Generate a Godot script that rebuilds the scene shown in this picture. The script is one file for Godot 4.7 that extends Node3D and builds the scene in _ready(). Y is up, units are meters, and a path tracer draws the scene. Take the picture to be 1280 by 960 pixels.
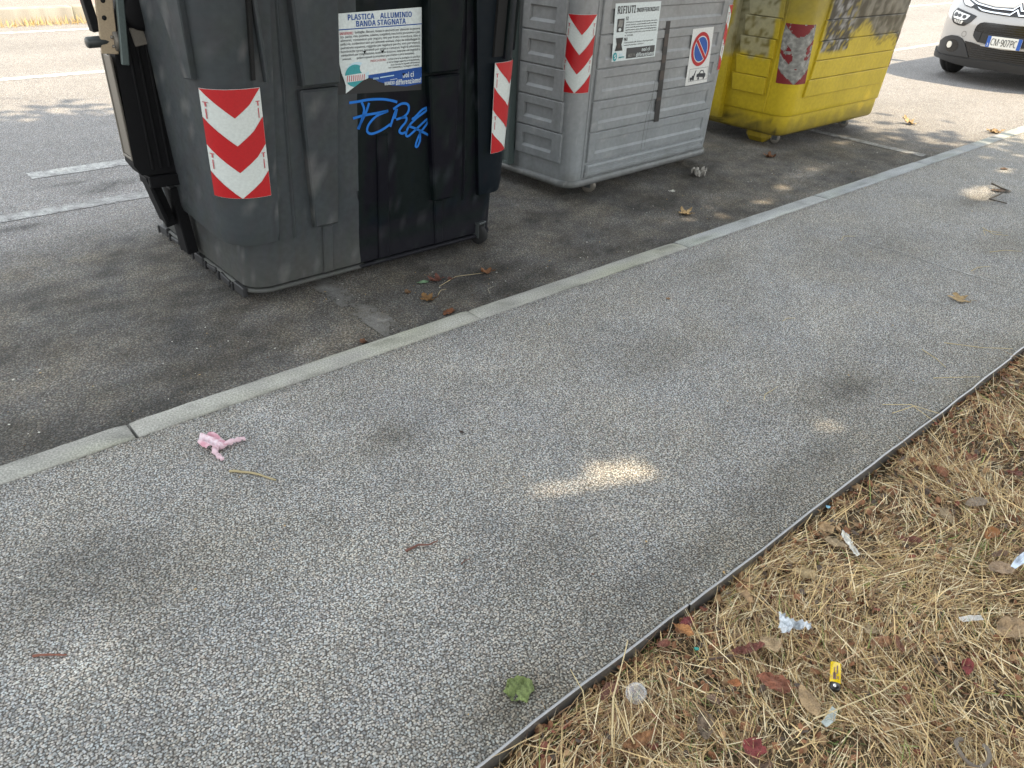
extends Node3D

# Metres, y up. The pavement's surface is y = 0, the road's y = ROAD. The road runs along x; -z is across the road.
const ROAD := -0.1
const SUN_X := 0.45   # towards the sun, per metre of height
const SUN_Z := 0.60
const KERB_FRONT := -2.27
const KERB_BACK := -2.165
const EDGE := -0.685
const CAR_Z := -3.43

var rng := RandomNumberGenerator.new()
var noise := FastNoiseLite.new()
var fine := FastNoiseLite.new()
var grain: ImageTexture
var grain_rough: ImageTexture


func _ready() -> void:
	rng.seed = 20417
	noise.seed = 7
	noise.frequency = 1.0
	noise.fractal_octaves = 4
	fine.seed = 91
	fine.frequency = 9.0
	fine.fractal_octaves = 4
	view_and_light()
	make_materials()
	setting()
	trees()
	dark_bin()
	grey_bin()
	yellow_bin()
	car()
	verge()
	litter()


func view_and_light() -> void:
	var cam := Camera3D.new()
	cam.name = "camera"
	cam.fov = 52.70
	cam.near = 0.05
	cam.far = 1500.0
	cam.position = Vector3(0, 1.4, 0)
	cam.rotation_order = EULER_ORDER_YXZ
	cam.rotation_degrees = Vector3(-31.249, -42.117, 2.4006)
	cam.current = true
	add_child(cam)
	var env := Environment.new()
	env.background_mode = Environment.BG_SKY
	env.tonemap_mode = Environment.TONE_MAPPER_LINEAR
	env.tonemap_exposure = 2.75
	env.ssao_enabled = true
	env.ssil_enabled = true
	env.sdfgi_enabled = true
	var m := ProceduralSkyMaterial.new()
	m.sky_top_color = Color(0.74, 0.765, 0.79)
	m.sky_horizon_color = Color(0.90, 0.90, 0.89)
	m.sky_curve = 0.18
	m.ground_bottom_color = Color(0.35, 0.33, 0.30)
	m.ground_horizon_color = Color(0.62, 0.62, 0.60)
	m.energy_multiplier = 1.45
	var sky := Sky.new()
	sky.sky_material = m
	env.sky = sky
	var we := WorldEnvironment.new()
	we.name = "world_environment"
	we.environment = env
	add_child(we)
	var sun := DirectionalLight3D.new()
	sun.name = "sun"
	sun.light_energy = 1.25
	sun.light_color = Color(1.0, 0.92, 0.79)
	sun.light_angular_distance = 0.53
	sun.shadow_enabled = true
	add_child(sun)
	sun.look_at_from_position(Vector3(SUN_X, 1, SUN_Z) * 20.0, Vector3.ZERO, Vector3.UP)


# ------------------------------------------------------------------ helpers

var taken := {}

func numbered(parent: Node, called: String) -> String:
	var key := str(parent.get_instance_id()) + called
	var n: int = taken.get(key, 0)
	taken[key] = n + 1
	return called if n == 0 else "%s_%03d" % [called, n]


func thing(called: String, label: String, category: String, at := Vector3.ZERO, turn := 0.0, group := "") -> Node3D:
	var o := Node3D.new()
	o.name = numbered(self, called)
	add_child(o, true)
	o.position = at
	o.rotation.y = turn
	tag(o, label, category, group)
	return o


func tag(o: Node, label: String, category := "", group := "", kind := "") -> void:
	o.set_meta("label", label)
	if category:
		o.set_meta("category", category)
	if group:
		o.set_meta("group", group)
	if kind:
		o.set_meta("kind", kind)


func put(parent: Node, called: String, mesh: Mesh, m: Material, label := "") -> MeshInstance3D:
	var o := MeshInstance3D.new()
	o.name = numbered(parent, called)
	o.mesh = mesh
	o.material_override = m
	parent.add_child(o, true)
	if label:
		o.set_meta("label", label)
	return o


func struct(called: String, mesh: Mesh, m: Material, label: String) -> MeshInstance3D:
	var o := put(self, called, mesh, m, label)
	o.set_meta("kind", "structure")
	return o


func begin(smooth := true) -> SurfaceTool:
	var s := SurfaceTool.new()
	s.begin(Mesh.PRIMITIVE_TRIANGLES)
	s.set_smooth_group(0 if smooth else -1)
	return s


func done(s: SurfaceTool) -> ArrayMesh:
	s.generate_normals()
	return s.commit()


# a, b, c, d run anticlockwise as seen from outside (Godot's front faces run clockwise)
func quad(s: SurfaceTool, a: Vector3, b: Vector3, c: Vector3, d: Vector3, k = null) -> void:
	for p in [[a, 0], [c, 2], [b, 1], [a, 0], [d, 3], [c, 2]]:
		if k is Color:
			s.set_color(k)
		elif k is Array:
			s.set_color(k[p[1]])
		s.add_vertex(p[0])


func tri(s: SurfaceTool, a: Vector3, b: Vector3, c: Vector3, k = null) -> void:
	for p in [a, c, b]:
		if k is Color:
			s.set_color(k)
		s.add_vertex(p)


# a box with its edges cut off, centred on c
func bevel_box(s: SurfaceTool, c: Vector3, size: Vector3, e := 0.004, basis := Basis.IDENTITY, k = null) -> void:
	var h := size / 2
	e = minf(e, minf(h.x, minf(h.y, h.z)) * 0.8)
	var at := func(x: float, y: float, z: float) -> Vector3: return c + basis * Vector3(x, y, z)
	for ax in 3:
		var u := (ax + 1) % 3
		var w := (ax + 2) % 3
		for sg in [-1.0, 1.0]:
			var pts := []
			for q in [[-1, -1], [1, -1], [1, 1], [-1, 1]]:
				var p := Vector3.ZERO
				p[ax] = sg * h[ax]
				p[u] = q[0] * (h[u] - e)
				p[w] = q[1] * (h[w] - e)
				pts.append(at.call(p.x, p.y, p.z))
			if sg > 0:
				quad(s, pts[0], pts[1], pts[2], pts[3], k)
			else:
				quad(s, pts[3], pts[2], pts[1], pts[0], k)
		for su in [-1.0, 1.0]:
			for sw in [-1.0, 1.0]:
				var p1 := Vector3.ZERO
				var p2 := Vector3.ZERO
				p1[u] = su * h[u]; p1[w] = sw * (h[w] - e)
				p2[u] = su * (h[u] - e); p2[w] = sw * h[w]
				var a1 := p1; var a2 := p1; var b1 := p2; var b2 := p2
				a1[ax] = -h[ax] + e; a2[ax] = h[ax] - e
				b1[ax] = a1[ax]; b2[ax] = a2[ax]
				var v := [at.call(a1.x, a1.y, a1.z), at.call(a2.x, a2.y, a2.z), at.call(b2.x, b2.y, b2.z), at.call(b1.x, b1.y, b1.z)]
				if su * sw > 0:
					quad(s, v[3], v[2], v[1], v[0], k)
				else:
					quad(s, v[0], v[1], v[2], v[3], k)
	for sx in [-1.0, 1.0]:
		for sy in [-1.0, 1.0]:
			for sz in [-1.0, 1.0]:
				var a: Vector3 = at.call(sx * h.x, sy * (h.y - e), sz * (h.z - e))
				var b: Vector3 = at.call(sx * (h.x - e), sy * h.y, sz * (h.z - e))
				var d: Vector3 = at.call(sx * (h.x - e), sy * (h.y - e), sz * h.z)
				if sx * sy * sz > 0:
					tri(s, a, b, d, k)
				else:
					tri(s, a, d, b, k)


func box_mesh(c: Vector3, size: Vector3, e := 0.004, basis := Basis.IDENTITY, k = null) -> ArrayMesh:
	var s := begin(false)
	bevel_box(s, c, size, e, basis, k)
	return done(s)


# a round bar through points with a radius at each
func tube(s: SurfaceTool, pts: Array, radii: Array, seg := 8, k = null, caps := true) -> void:
	var rings := []
	var side := Vector3.UP
	for i in pts.size():
		var dir: Vector3 = (pts[mini(i + 1, pts.size() - 1)] - pts[maxi(i - 1, 0)]).normalized()
		if absf(dir.dot(side)) > 0.95:
			side = Vector3.RIGHT if absf(dir.x) < 0.9 else Vector3.BACK
		var u := dir.cross(side).normalized()
		var w := dir.cross(u).normalized()
		var ring := []
		for j in seg:
			var t := TAU * j / seg
			ring.append(pts[i] + (u * cos(t) - w * sin(t)) * radii[i])
		rings.append(ring)
	for i in pts.size() - 1:
		for j in seg:
			var n := (j + 1) % seg
			quad(s, rings[i][j], rings[i][n], rings[i + 1][n], rings[i + 1][j], k)
	if caps:
		for j in range(1, seg - 1):
			tri(s, rings[0][0], rings[0][j + 1], rings[0][j], k)
			tri(s, rings[-1][0], rings[-1][j], rings[-1][j + 1], k)


# a body turned about the line from a along axis; profile of [along, radius]
func lathe(s: SurfaceTool, a: Vector3, axis: Vector3, profile: Array, seg := 24, k = null) -> void:
	axis = axis.normalized()
	var u := axis.cross(Vector3.UP if absf(axis.y) < 0.9 else Vector3.RIGHT).normalized()
	var w := axis.cross(u)
	var at := func(i: int, j: int) -> Vector3:
		var t := TAU * (j % seg) / seg
		return a + axis * profile[i][0] + (u * cos(t) + w * sin(t)) * profile[i][1]
	for i in profile.size() - 1:
		for j in seg:
			quad(s, at.call(i, j), at.call(i, j + 1), at.call(i + 1, j + 1), at.call(i + 1, j), k)


# lays an outline on a curved surface f(u, v, off) and gives it a rim down to off - thick
func conform(s: SurfaceTool, poly: PackedVector2Array, f: Callable, cell: float, off: float, thick := 0.0, colour = null) -> void:
	var lo := poly[0]
	var hi := poly[0]
	for p in poly:
		lo = lo.min(p)
		hi = hi.max(p)
	if not Geometry2D.is_polygon_clockwise(poly):
		pass
	for i in range(int(floor(lo.x / cell)), int(ceil(hi.x / cell))):
		for j in range(int(floor(lo.y / cell)), int(ceil(hi.y / cell))):
			var x := i * cell
			var y := j * cell
			for piece in Geometry2D.intersect_polygons(poly, PackedVector2Array([Vector2(x, y), Vector2(x + cell, y), Vector2(x + cell, y + cell), Vector2(x, y + cell)])):
				var ids := Geometry2D.triangulate_polygon(piece)
				for t in range(0, ids.size(), 3):
					var q := [piece[ids[t]], piece[ids[t + 1]], piece[ids[t + 2]]]
					var area: float = (q[1] - q[0]).cross(q[2] - q[0])
					if absf(area) < 1e-10:
						continue
					if area > 0:
						q = [q[0], q[2], q[1]]
					for p in q:
						if colour is Callable:
							s.set_color(colour.call(p.x, p.y))
						elif colour is Color:
							s.set_color(colour)
						s.add_vertex(f.call(p.x, p.y, off))
	if thick > 0.0:
		var cw := Geometry2D.is_polygon_clockwise(poly)
		for i in poly.size():
			var a := poly[i]
			var b := poly[(i + 1) % poly.size()]
			if cw:
				var c := a
				a = b
				b = c
			var n := maxi(1, int(ceil(a.distance_to(b) / cell)))
			for t in n:
				var p := a.lerp(b, float(t) / n)
				var q := a.lerp(b, float(t + 1) / n)
				var k = colour.call(p.x, p.y) if colour is Callable else colour
				s.set_smooth_group(-1)
				quad(s, f.call(p.x, p.y, off - thick), f.call(q.x, q.y, off - thick), f.call(q.x, q.y, off), f.call(p.x, p.y, off), k)
		s.set_smooth_group(0)


func conformed(points: Array, f: Callable, cell: float, off: float, thick := 0.0, colour = null) -> ArrayMesh:
	var s := begin()
	conform(s, PackedVector2Array(points), f, cell, off, thick, colour)
	return done(s)


func rect(x0: float, y0: float, x1: float, y1: float) -> Array:
	return [Vector2(x0, y0), Vector2(x1, y0), Vector2(x1, y1), Vector2(x0, y1)]


func ellipse(c: Vector2, r: Vector2, n := 24, from := 0.0, to := TAU) -> Array:
	var out := []
	for i in n:
		var t := from + (to - from) * i / (n if to - from > 6.2 else n - 1)
		out.append(c + Vector2(cos(t), sin(t)) * r)
	return out


# a band of even width along a polyline
func band(points: Array, width: float) -> Array:
	var left := []
	var right := []
	for i in points.size():
		var d: Vector2 = (points[mini(i + 1, points.size() - 1)] - points[maxi(i - 1, 0)]).normalized()
		var n := Vector2(-d.y, d.x) * width / 2
		left.append(points[i] + n)
		right.append(points[i] - n)
	right.reverse()
	return left + right


func smooth_line(points: Array, step := 5) -> Array:
	var out := []
	for i in points.size() - 1:
		var p0: Vector2 = points[maxi(i - 1, 0)]
		var p3: Vector2 = points[mini(i + 2, points.size() - 1)]
		for t in step:
			out.append(points[i].cubic_interpolate(points[i + 1], p0, p3, float(t) / step))
	out.append(points[-1])
	return out


# a brush stroke laid on a surface
func stroke(s: SurfaceTool, points: Array, width: float, f: Callable, off: float, k = null) -> void:
	var p := smooth_line(points)
	var b := band(p, width)
	var n := p.size()
	for i in n - 1:
		var q := [b[i], b[i + 1], b[2 * n - 2 - i], b[2 * n - 1 - i]]
		quad(s, f.call(q[3].x, q[3].y, off), f.call(q[2].x, q[2].y, off), f.call(q[1].x, q[1].y, off), f.call(q[0].x, q[0].y, off), k)


func ring_mesh(f: Callable, c: Vector2, r0: float, r1: float, off: float, n := 36) -> ArrayMesh:
	var s := begin()
	for i in n:
		var a := Vector2.from_angle(TAU * i / n)
		var b := Vector2.from_angle(TAU * (i + 1) / n)
		var p := [c + a * r0, c + a * r1, c + b * r1, c + b * r0]
		quad(s, f.call(p[0].x, p[0].y, off), f.call(p[1].x, p[1].y, off), f.call(p[2].x, p[2].y, off), f.call(p[3].x, p[3].y, off))
	return done(s)


# raised letters lying on f, their lower left corner at (l, v), filling width x height
func lettering(parent: Node, text: String, f: Callable, l: float, v: float, width: float, height: float, off: float, m: Material, bold := true, slant := 0.0) -> void:
	var t := TextMesh.new()
	var font := SystemFont.new()
	font.font_names = PackedStringArray(["Droid Sans"])
	font.font_weight = 700 if bold else 400
	t.font = font
	t.text = text
	t.font_size = 32
	t.pixel_size = 0.01
	t.depth = 0.02
	t.curve_step = 4.0
	var box := t.get_aabb()
	var o: Vector3 = f.call(l, v, off)
	var u: Vector3 = (f.call(l + 0.01, v, off) - o) / 0.01
	var w: Vector3 = (f.call(l, v + 0.01, off) - o) / 0.01
	var sx := width / maxf(box.size.x, 0.01)
	var sy := height / maxf(box.size.y, 0.01)
	var b := Basis(u * sx, w * sy + u * sy * slant, u.cross(w).normalized() * 0.02)
	var node := put(parent, "lettering", t, m)
	node.transform = Transform3D(b, o - b * Vector3(box.position.x, box.position.y, 0))


func plate(s: SurfaceTool, f: Callable, q: Array, off0: float, off1: float, bev := 0.004, inset := {}, cell := 0.12, colour = null, smooth := false) -> void:
	# a raised panel with bevelled edges on surface f; q = lower left, lower right, upper right, upper left in (u, v)
	var wide: float = maxf(q[0].distance_to(q[1]), q[3].distance_to(q[2]))
	var high: float = maxf(q[0].distance_to(q[3]), q[1].distance_to(q[2]))
	var rows := []
	for side in 2:
		var length := wide if side == 0 else high
		var m0: float = inset.get("l" if side == 0 else "b", 0.0)
		var m1: float = inset.get("r" if side == 0 else "t", 0.0)
		var rb: float = inset.get("bevel", 0.01)
		var h := off1 - off0
		var r0: float = inset.get("bottom_bevel", rb) if side == 1 else rb
		var keys := [[0.0, 0.0, 0.0], [0.0, 1.0 - clampf(bev / maxf(h, 0.001), 0.0, 1.0), 0.0], [bev, 1.0, 0.0]]
		if m0 > 0.0:
			keys += [[m0, 1.0, 0.0], [m0 + r0, 1.0, 1.0], [length - m1 - rb, 1.0, 1.0], [length - m1, 1.0, 0.0]]
		keys += [[length - bev, 1.0, 0.0], [length, 1.0 - clampf(bev / maxf(h, 0.001), 0.0, 1.0), 0.0], [length, 0.0, 0.0]]
		var full := []
		for i in keys.size() - 1:
			var n := maxi(1, int(ceil((keys[i + 1][0] - keys[i][0]) / cell)))
			for t in n:
				var e := float(t) / n
				full.append([lerpf(keys[i][0], keys[i + 1][0], e) / length, lerpf(keys[i][1], keys[i + 1][1], e), lerpf(keys[i][2], keys[i + 1][2], e)])
		full.append([1.0, 0.0, 0.0])
		rows.append(full)
	var deep: float = inset.get("depth", 0.0)
	var at := func(a: Array, b: Array) -> Vector2:
		var p: Vector2 = q[0].lerp(q[1], a[0])
		return p.lerp(q[3].lerp(q[2], a[0]), b[0])
	s.set_smooth_group(0 if smooth else -1)
	for i in rows[0].size() - 1:
		for j in rows[1].size() - 1:
			var pts := []
			var uv := []
			for e in [[i, j], [i + 1, j], [i + 1, j + 1], [i, j + 1]]:
				var a: Array = rows[0][e[0]]
				var b: Array = rows[1][e[1]]
				var p: Vector2 = at.call(a, b)
				uv.append(p)
				pts.append(f.call(p.x, p.y, off0 + (off1 - off0) * minf(a[1], b[1]) - deep * minf(a[2], b[2])))
			var k = colour
			if colour is Callable:
				var mid: Vector2 = (uv[0] + uv[2]) / 2
				k = uv.map(func(p): return colour.call(lerpf(p.x, mid.x, 0.02), p.y))
			quad(s, pts[0], pts[1], pts[2], pts[3], k)


func plated(f: Callable, q: Array, off0: float, off1: float, bev := 0.004, inset := {}, cell := 0.12, colour = null, smooth := false) -> ArrayMesh:
	var s := begin(smooth)
	plate(s, f, q, off0, off1, bev, inset, cell, colour, smooth)
	return done(s)


func quad2(x0: float, y0: float, x1: float, y1: float, x2: float, y2: float, x3: float, y3: float) -> Array:
	return [Vector2(x0, y0), Vector2(x1, y1), Vector2(x2, y2), Vector2(x3, y3)]


# ------------------------------------------------------------------ materials

var M := {}

func lin(r: float, g: float, b: float) -> Color:
	return Color(r, g, b).linear_to_srgb()


func mat(called: String, colour: Color, rough := 0.8, metal := 0.0, tex = null, scale := 1.0, vertex := false, normal = null, depth := 1.0) -> StandardMaterial3D:
	var m := StandardMaterial3D.new()
	m.resource_name = called
	m.albedo_color = colour.linear_to_srgb()
	m.roughness = rough
	m.metallic = metal
	m.vertex_color_use_as_albedo = vertex
	m.cull_mode = BaseMaterial3D.CULL_DISABLED
	if tex:
		m.albedo_texture = tex
	if normal:
		m.normal_enabled = true
		m.normal_texture = normal
		m.normal_scale = depth
	if tex or normal:
		m.uv1_triplanar = true
		m.uv1_world_triplanar = true
		m.uv1_scale = Vector3.ONE * scale
	M[called] = m
	return m


# stones bedded in a binder: [colour texture (mean about half), normal map]
func stones(seed_: int, size: int, step: int, lo: float, hi: float, gap: Color, tint: float, bump: float, cut := 0.16, spread := 0.75, least := 0.55, jitter := 1.0, bright := 0.0) -> Array:
	var r := RandomNumberGenerator.new()
	r.seed = seed_
	var height := PackedFloat32Array()
	height.resize(size * size)
	var owner_ := PackedInt32Array()
	owner_.resize(size * size)
	var tones := [Color.BLACK]
	var n := size / step
	for gy in n:
		for gx in n:
			var cx := (gx + (0.5 if gy % 2 else 0.0) + (r.randf() - 0.5) * jitter) * size / n
			var cy := (gy + (r.randf() - 0.5) * jitter) * size / n
			var rx := step * r.randf_range(0.52, spread)
			var ry := step * r.randf_range(0.44, spread * 0.85)
			var t := r.randf() * PI
			var c := cos(t)
			var s := sin(t)
			var top := r.randf_range(least, 1.0)
			var g := lo + (hi - lo) * pow(r.randf(), 1.2)
			if r.randf() < bright:
				g = 1.0
			var w := r.randf_range(-tint, tint)
			var pinkish := tint * 0.6 if r.randf() < 0.12 else 0.0
			tones.append(Color(g * (1.0 + w + pinkish), g, g * (1.0 - w)))
			var id := tones.size() - 1
			var reach := int(ceil(maxf(rx, ry)))
			for y in range(int(cy) - reach, int(cy) + reach + 1):
				for x in range(int(cx) - reach, int(cx) + reach + 1):
					var dx := x - cx
					var dy := y - cy
					var a := (dx * c + dy * s) / rx
					var b := (dy * c - dx * s) / ry
					var d := a * a + b * b
					if d < 1.0:
						var h := (1.0 - d * d) * top
						var at := posmod(y, size) * size + posmod(x, size)
						if h > height[at]:
							height[at] = h
							owner_[at] = id
	var bytes := PackedByteArray()
	bytes.resize(size * size * 3)
	var bumps := PackedByteArray()
	bumps.resize(size * size * 3)
	for i in size * size:
		var h := height[i]
		var k: Color = gap if h < cut else tones[owner_[i]]
		k = k.linear_to_srgb()
		bytes[i * 3] = clampi(int(k.r * 255), 0, 255)
		bytes[i * 3 + 1] = clampi(int(k.g * 255), 0, 255)
		bytes[i * 3 + 2] = clampi(int(k.b * 255), 0, 255)
		var e := clampi(int(h * 255), 0, 255)
		bumps[i * 3] = e
		bumps[i * 3 + 1] = e
		bumps[i * 3 + 2] = e
	var colour := ImageTexture.create_from_image(Image.create_from_data(size, size, false, Image.FORMAT_RGB8, bytes))
	var image := Image.create_from_data(size, size, false, Image.FORMAT_RGB8, bumps)
	image.bump_map_to_normal_map(bump)
	return [colour, ImageTexture.create_from_image(image)]


func noise_texture(seed_: int, size: int, freq: float, lo: float, hi: float, octaves := 5, kind := FastNoiseLite.TYPE_SIMPLEX_SMOOTH) -> ImageTexture:
	var f := FastNoiseLite.new()
	f.seed = seed_
	f.noise_type = kind
	f.frequency = freq
	f.fractal_octaves = octaves
	var image := f.get_seamless_image(size, size)
	image.convert(Image.FORMAT_L8)
	var data := image.get_data()
	for i in data.size():
		data[i] = int(255 * clampf(lerpf(lo, hi, data[i] / 255.0), 0.0, 1.0))
	return ImageTexture.create_from_image(Image.create_from_data(size, size, false, Image.FORMAT_L8, data))


func normal_texture(seed_: int, size: int, freq: float, bump: float, octaves := 4) -> ImageTexture:
	var f := FastNoiseLite.new()
	f.seed = seed_
	f.frequency = freq
	f.fractal_octaves = octaves
	var image := f.get_seamless_image(size, size)
	image.convert(Image.FORMAT_RGB8)
	image.bump_map_to_normal_map(bump)
	return ImageTexture.create_from_image(image)


func make_materials() -> void:
	grain = noise_texture(3, 512, 0.03, 0.90, 1.0)
	var rough := noise_texture(5, 512, 0.012, 0.35, 0.8)
	var bumps := normal_texture(8, 512, 0.02, 2.0)
	var pebbles := stones(11, 1024, 8, 0.34, 0.98, Color(0.14, 0.13, 0.12), 0.08, 3.0, 0.34, 0.66, 0.9, 0.75)
	var chippings := stones(12, 1024, 7, 0.30, 0.80, Color(0.22, 0.21, 0.20), 0.08, 3.5, 0.25, 0.72, 0.6, 1.0, 0.05)
	mat("pavement", Color.WHITE, 0.92, 0, pebbles[0], 1.0 / 0.67, true, pebbles[1], 0.8)
	mat("asphalt", Color.WHITE, 0.9, 0, chippings[0], 1.0 / 0.95, true, chippings[1], 0.8)
	mat("soil", Color.WHITE, 1.0, 0, noise_texture(21, 512, 0.06, 0.4, 1.0), 3.0, true, normal_texture(22, 512, 0.08, 6.0), 1.0)
	mat("kerb", Color.WHITE, 0.85, 0, noise_texture(31, 1024, 0.05, 0.62, 1.0, 6), 2.2, true, normal_texture(32, 512, 0.12, 1.5), 0.6)
	mat("road_paint", Color.WHITE, 0.8, 0, noise_texture(33, 512, 0.08, 0.72, 1.0), 3.0, true)
	mat("steel_edge", Color(0.36, 0.36, 0.36), 0.40, 0.85, grain, 5.0)
	mat("plastic", Color.WHITE, 0.55, 0, grain, 1.7, true, bumps, 0.07)
	M.plastic.roughness = 1.0
	M.plastic.metallic_specular = 0.27
	M.plastic.roughness_texture = rough
	mat("glossy_plastic", Color.WHITE, 0.38, 0, grain, 1.7, true, bumps, 0.05)
	M.glossy_plastic.metallic_specular = 0.36
	mat("black_steel", Color(0.006, 0.006, 0.007), 0.6, 0.0, grain, 4.0, false, bumps, 0.3)
	M.black_steel.metallic_specular = 0.3
	mat("worn_steel", Color(0.22, 0.20, 0.17), 0.55, 0.5, grain, 6.0, false, bumps, 0.5)
	mat("tan_steel", Color(0.46, 0.36, 0.24), 0.6, 0.0, grain, 6.0)
	mat("green_steel", Color(0.10, 0.13, 0.125), 0.5, 0.2, grain, 5.0)
	mat("pin_steel", Color(0.06, 0.068, 0.068), 0.45, 0.3, grain, 9.0, false, bumps, 0.6)
	mat("rubber", Color(0.012, 0.012, 0.012), 0.85)
	mat("white_film", Color(0.62, 0.66, 0.63), 0.4, 0, grain, 5.0)
	mat("red_film", Color(0.46, 0.008, 0.012), 0.4, 0, grain, 5.0)
	mat("faded_red_film", Color(0.20, 0.012, 0.014), 0.6, 0, grain, 5.0)
	mat("faded_film", Color(0.42, 0.41, 0.37), 0.7, 0, noise_texture(41, 256, 0.02, 0.55, 1.0), 4.0)
	mat("notice_white", Color(0.66, 0.72, 0.71), 0.5, 0, grain, 4.0)
	mat("sign_white", Color(0.68, 0.68, 0.65), 0.5, 0, grain, 4.0)
	mat("blue_print", Color(0.016, 0.075, 0.30), 0.85, 0, grain, 5.0)
	mat("sign_blue", Color(0.035, 0.10, 0.36), 0.85, 0, grain, 5.0)
	mat("sign_red", Color(0.45, 0.03, 0.03), 0.85, 0, grain, 5.0)
	mat("black_print", Color(0.02, 0.022, 0.028), 0.6)
	mat("grey_print", Color(0.05, 0.05, 0.05), 0.6)
	mat("red_print", Color(0.42, 0.08, 0.09), 0.6)
	mat("teal_print", Color(0.05, 0.32, 0.34), 0.85, 0, grain, 6.0)
	mat("pale_print", Color(0.45, 0.62, 0.70), 0.55)
	mat("glue_film", Color(0.014, 0.015, 0.016), 0.6)
	mat("blue_spray", Color(0.008, 0.14, 0.50), 0.85)
	mat("black_tape", Color(0.02, 0.019, 0.018), 0.5, 0, grain, 6.0)
	mat("brown_tape", Color(0.06, 0.045, 0.036), 0.6, 0, grain, 6.0)
	mat("dark_gap", Color(0.006, 0.006, 0.006), 0.9)
	mat("car_paint", Color(0.40, 0.39, 0.38), 0.3, 0.15)
	M.car_paint.clearcoat_enabled = true
	M.car_paint.clearcoat = 0.9
	M.car_paint.clearcoat_roughness = 0.05
	mat("car_black", Color(0.022, 0.022, 0.023), 0.6, 0, grain, 6.0)
	mat("car_gloss_black", Color(0.01, 0.01, 0.011), 0.2)
	mat("car_glass", Color(0.015, 0.02, 0.022), 0.05)
	mat("chrome", Color(0.75, 0.76, 0.78), 0.15, 1.0)
	mat("lamp_silver", Color(0.7, 0.7, 0.68), 0.25, 0.6)
	mat("lamp_dark", Color(0.06, 0.06, 0.065), 0.3, 0.3)
	mat("lamp_lens", Color(0.72, 0.70, 0.64), 0.15, 0.2)
	mat("alloy", Color(0.42, 0.42, 0.43), 0.35, 0.7)
	mat("plate_white", Color(0.78, 0.78, 0.74), 0.45)
	mat("plate_blue", Color(0.02, 0.10, 0.42), 0.45)
	mat("straw", Color.WHITE, 0.75, 0, null, 1.0, true)
	M.straw.backlight_enabled = true
	M.straw.backlight = Color(0.12, 0.10, 0.05)
	mat("tree_leaf", Color.WHITE, 0.6, 0, null, 1.0, true)
	M.tree_leaf.backlight_enabled = true
	M.tree_leaf.backlight = Color(0.10, 0.14, 0.03)
	mat("bark", Color(0.20, 0.17, 0.13), 0.95, 0, noise_texture(51, 512, 0.03, 0.4, 1.0), 2.0, false, normal_texture(52, 512, 0.05, 6.0), 1.0)
	mat("dead_leaf", Color.WHITE, 0.75, 0, noise_texture(61, 256, 0.06, 0.65, 1.0), 14.0, true, normal_texture(62, 256, 0.09, 3.0), 0.5)
	mat("paper", Color.WHITE, 0.85, 0, grain, 14.0, true, normal_texture(63, 256, 0.06, 3.0), 0.5)
	mat("crumbs", Color.WHITE, 0.9, 0, null, 1.0, true)
	mat("twig", Color.WHITE, 0.9, 0, grain, 20.0, true)
	mat("clear_plastic", Color(0.8, 0.85, 0.9, 0.22), 0.2)
	M.clear_plastic.transparency = BaseMaterial3D.TRANSPARENCY_ALPHA
	mat("lighter_yellow", Color(0.80, 0.56, 0.01), 0.25, 0, grain, 20.0)
	mat("lighter_black", Color(0.012, 0.012, 0.012), 0.35)
	mat("lighter_metal", Color(0.7, 0.7, 0.7), 0.25, 0.9)
	mat("lighter_print", Color(0.20, 0.12, 0.08), 0.6)


# ------------------------------------------------------------------ the setting

func steps(from: float, to: float, by: float) -> PackedFloat32Array:
	var out := PackedFloat32Array()
	var n := maxi(1, int(round((to - from) / by)))
	for i in n + 1:
		out.append(lerpf(from, to, float(i) / n))
	return out


# a sheet over x and z with a height and a colour at each point
func sheet(xs: PackedFloat32Array, zs: PackedFloat32Array, height: Callable, colour: Callable) -> ArrayMesh:
	var v := PackedVector3Array()
	var n := PackedVector3Array()
	var c := PackedColorArray()
	var ids := PackedInt32Array()
	for x in xs:
		for z in zs:
			var y: float = height.call(x, z)
			v.append(Vector3(x, y, z))
			n.append(Vector3(y - height.call(x + 0.004, z), 0.004, y - height.call(x, z + 0.004)).normalized())
			c.append(colour.call(x, z))
	var w := zs.size()
	for i in xs.size() - 1:
		for j in w - 1:
			var a := i * w + j
			ids.append_array([a, a + w, a + 1, a + 1, a + w, a + w + 1])
	var arrays := []
	arrays.resize(Mesh.ARRAY_MAX)
	arrays[Mesh.ARRAY_VERTEX] = v
	arrays[Mesh.ARRAY_NORMAL] = n
	arrays[Mesh.ARRAY_COLOR] = c
	arrays[Mesh.ARRAY_INDEX] = ids
	var m := ArrayMesh.new()
	m.add_surface_from_arrays(Mesh.PRIMITIVE_TRIANGLES, arrays)
	return m


func level(y: float) -> Callable:
	return func(_x, _z): return y


func n2(x: float, z: float, f: float) -> float:
	return noise.get_noise_2d(x * f, z * f)


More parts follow.
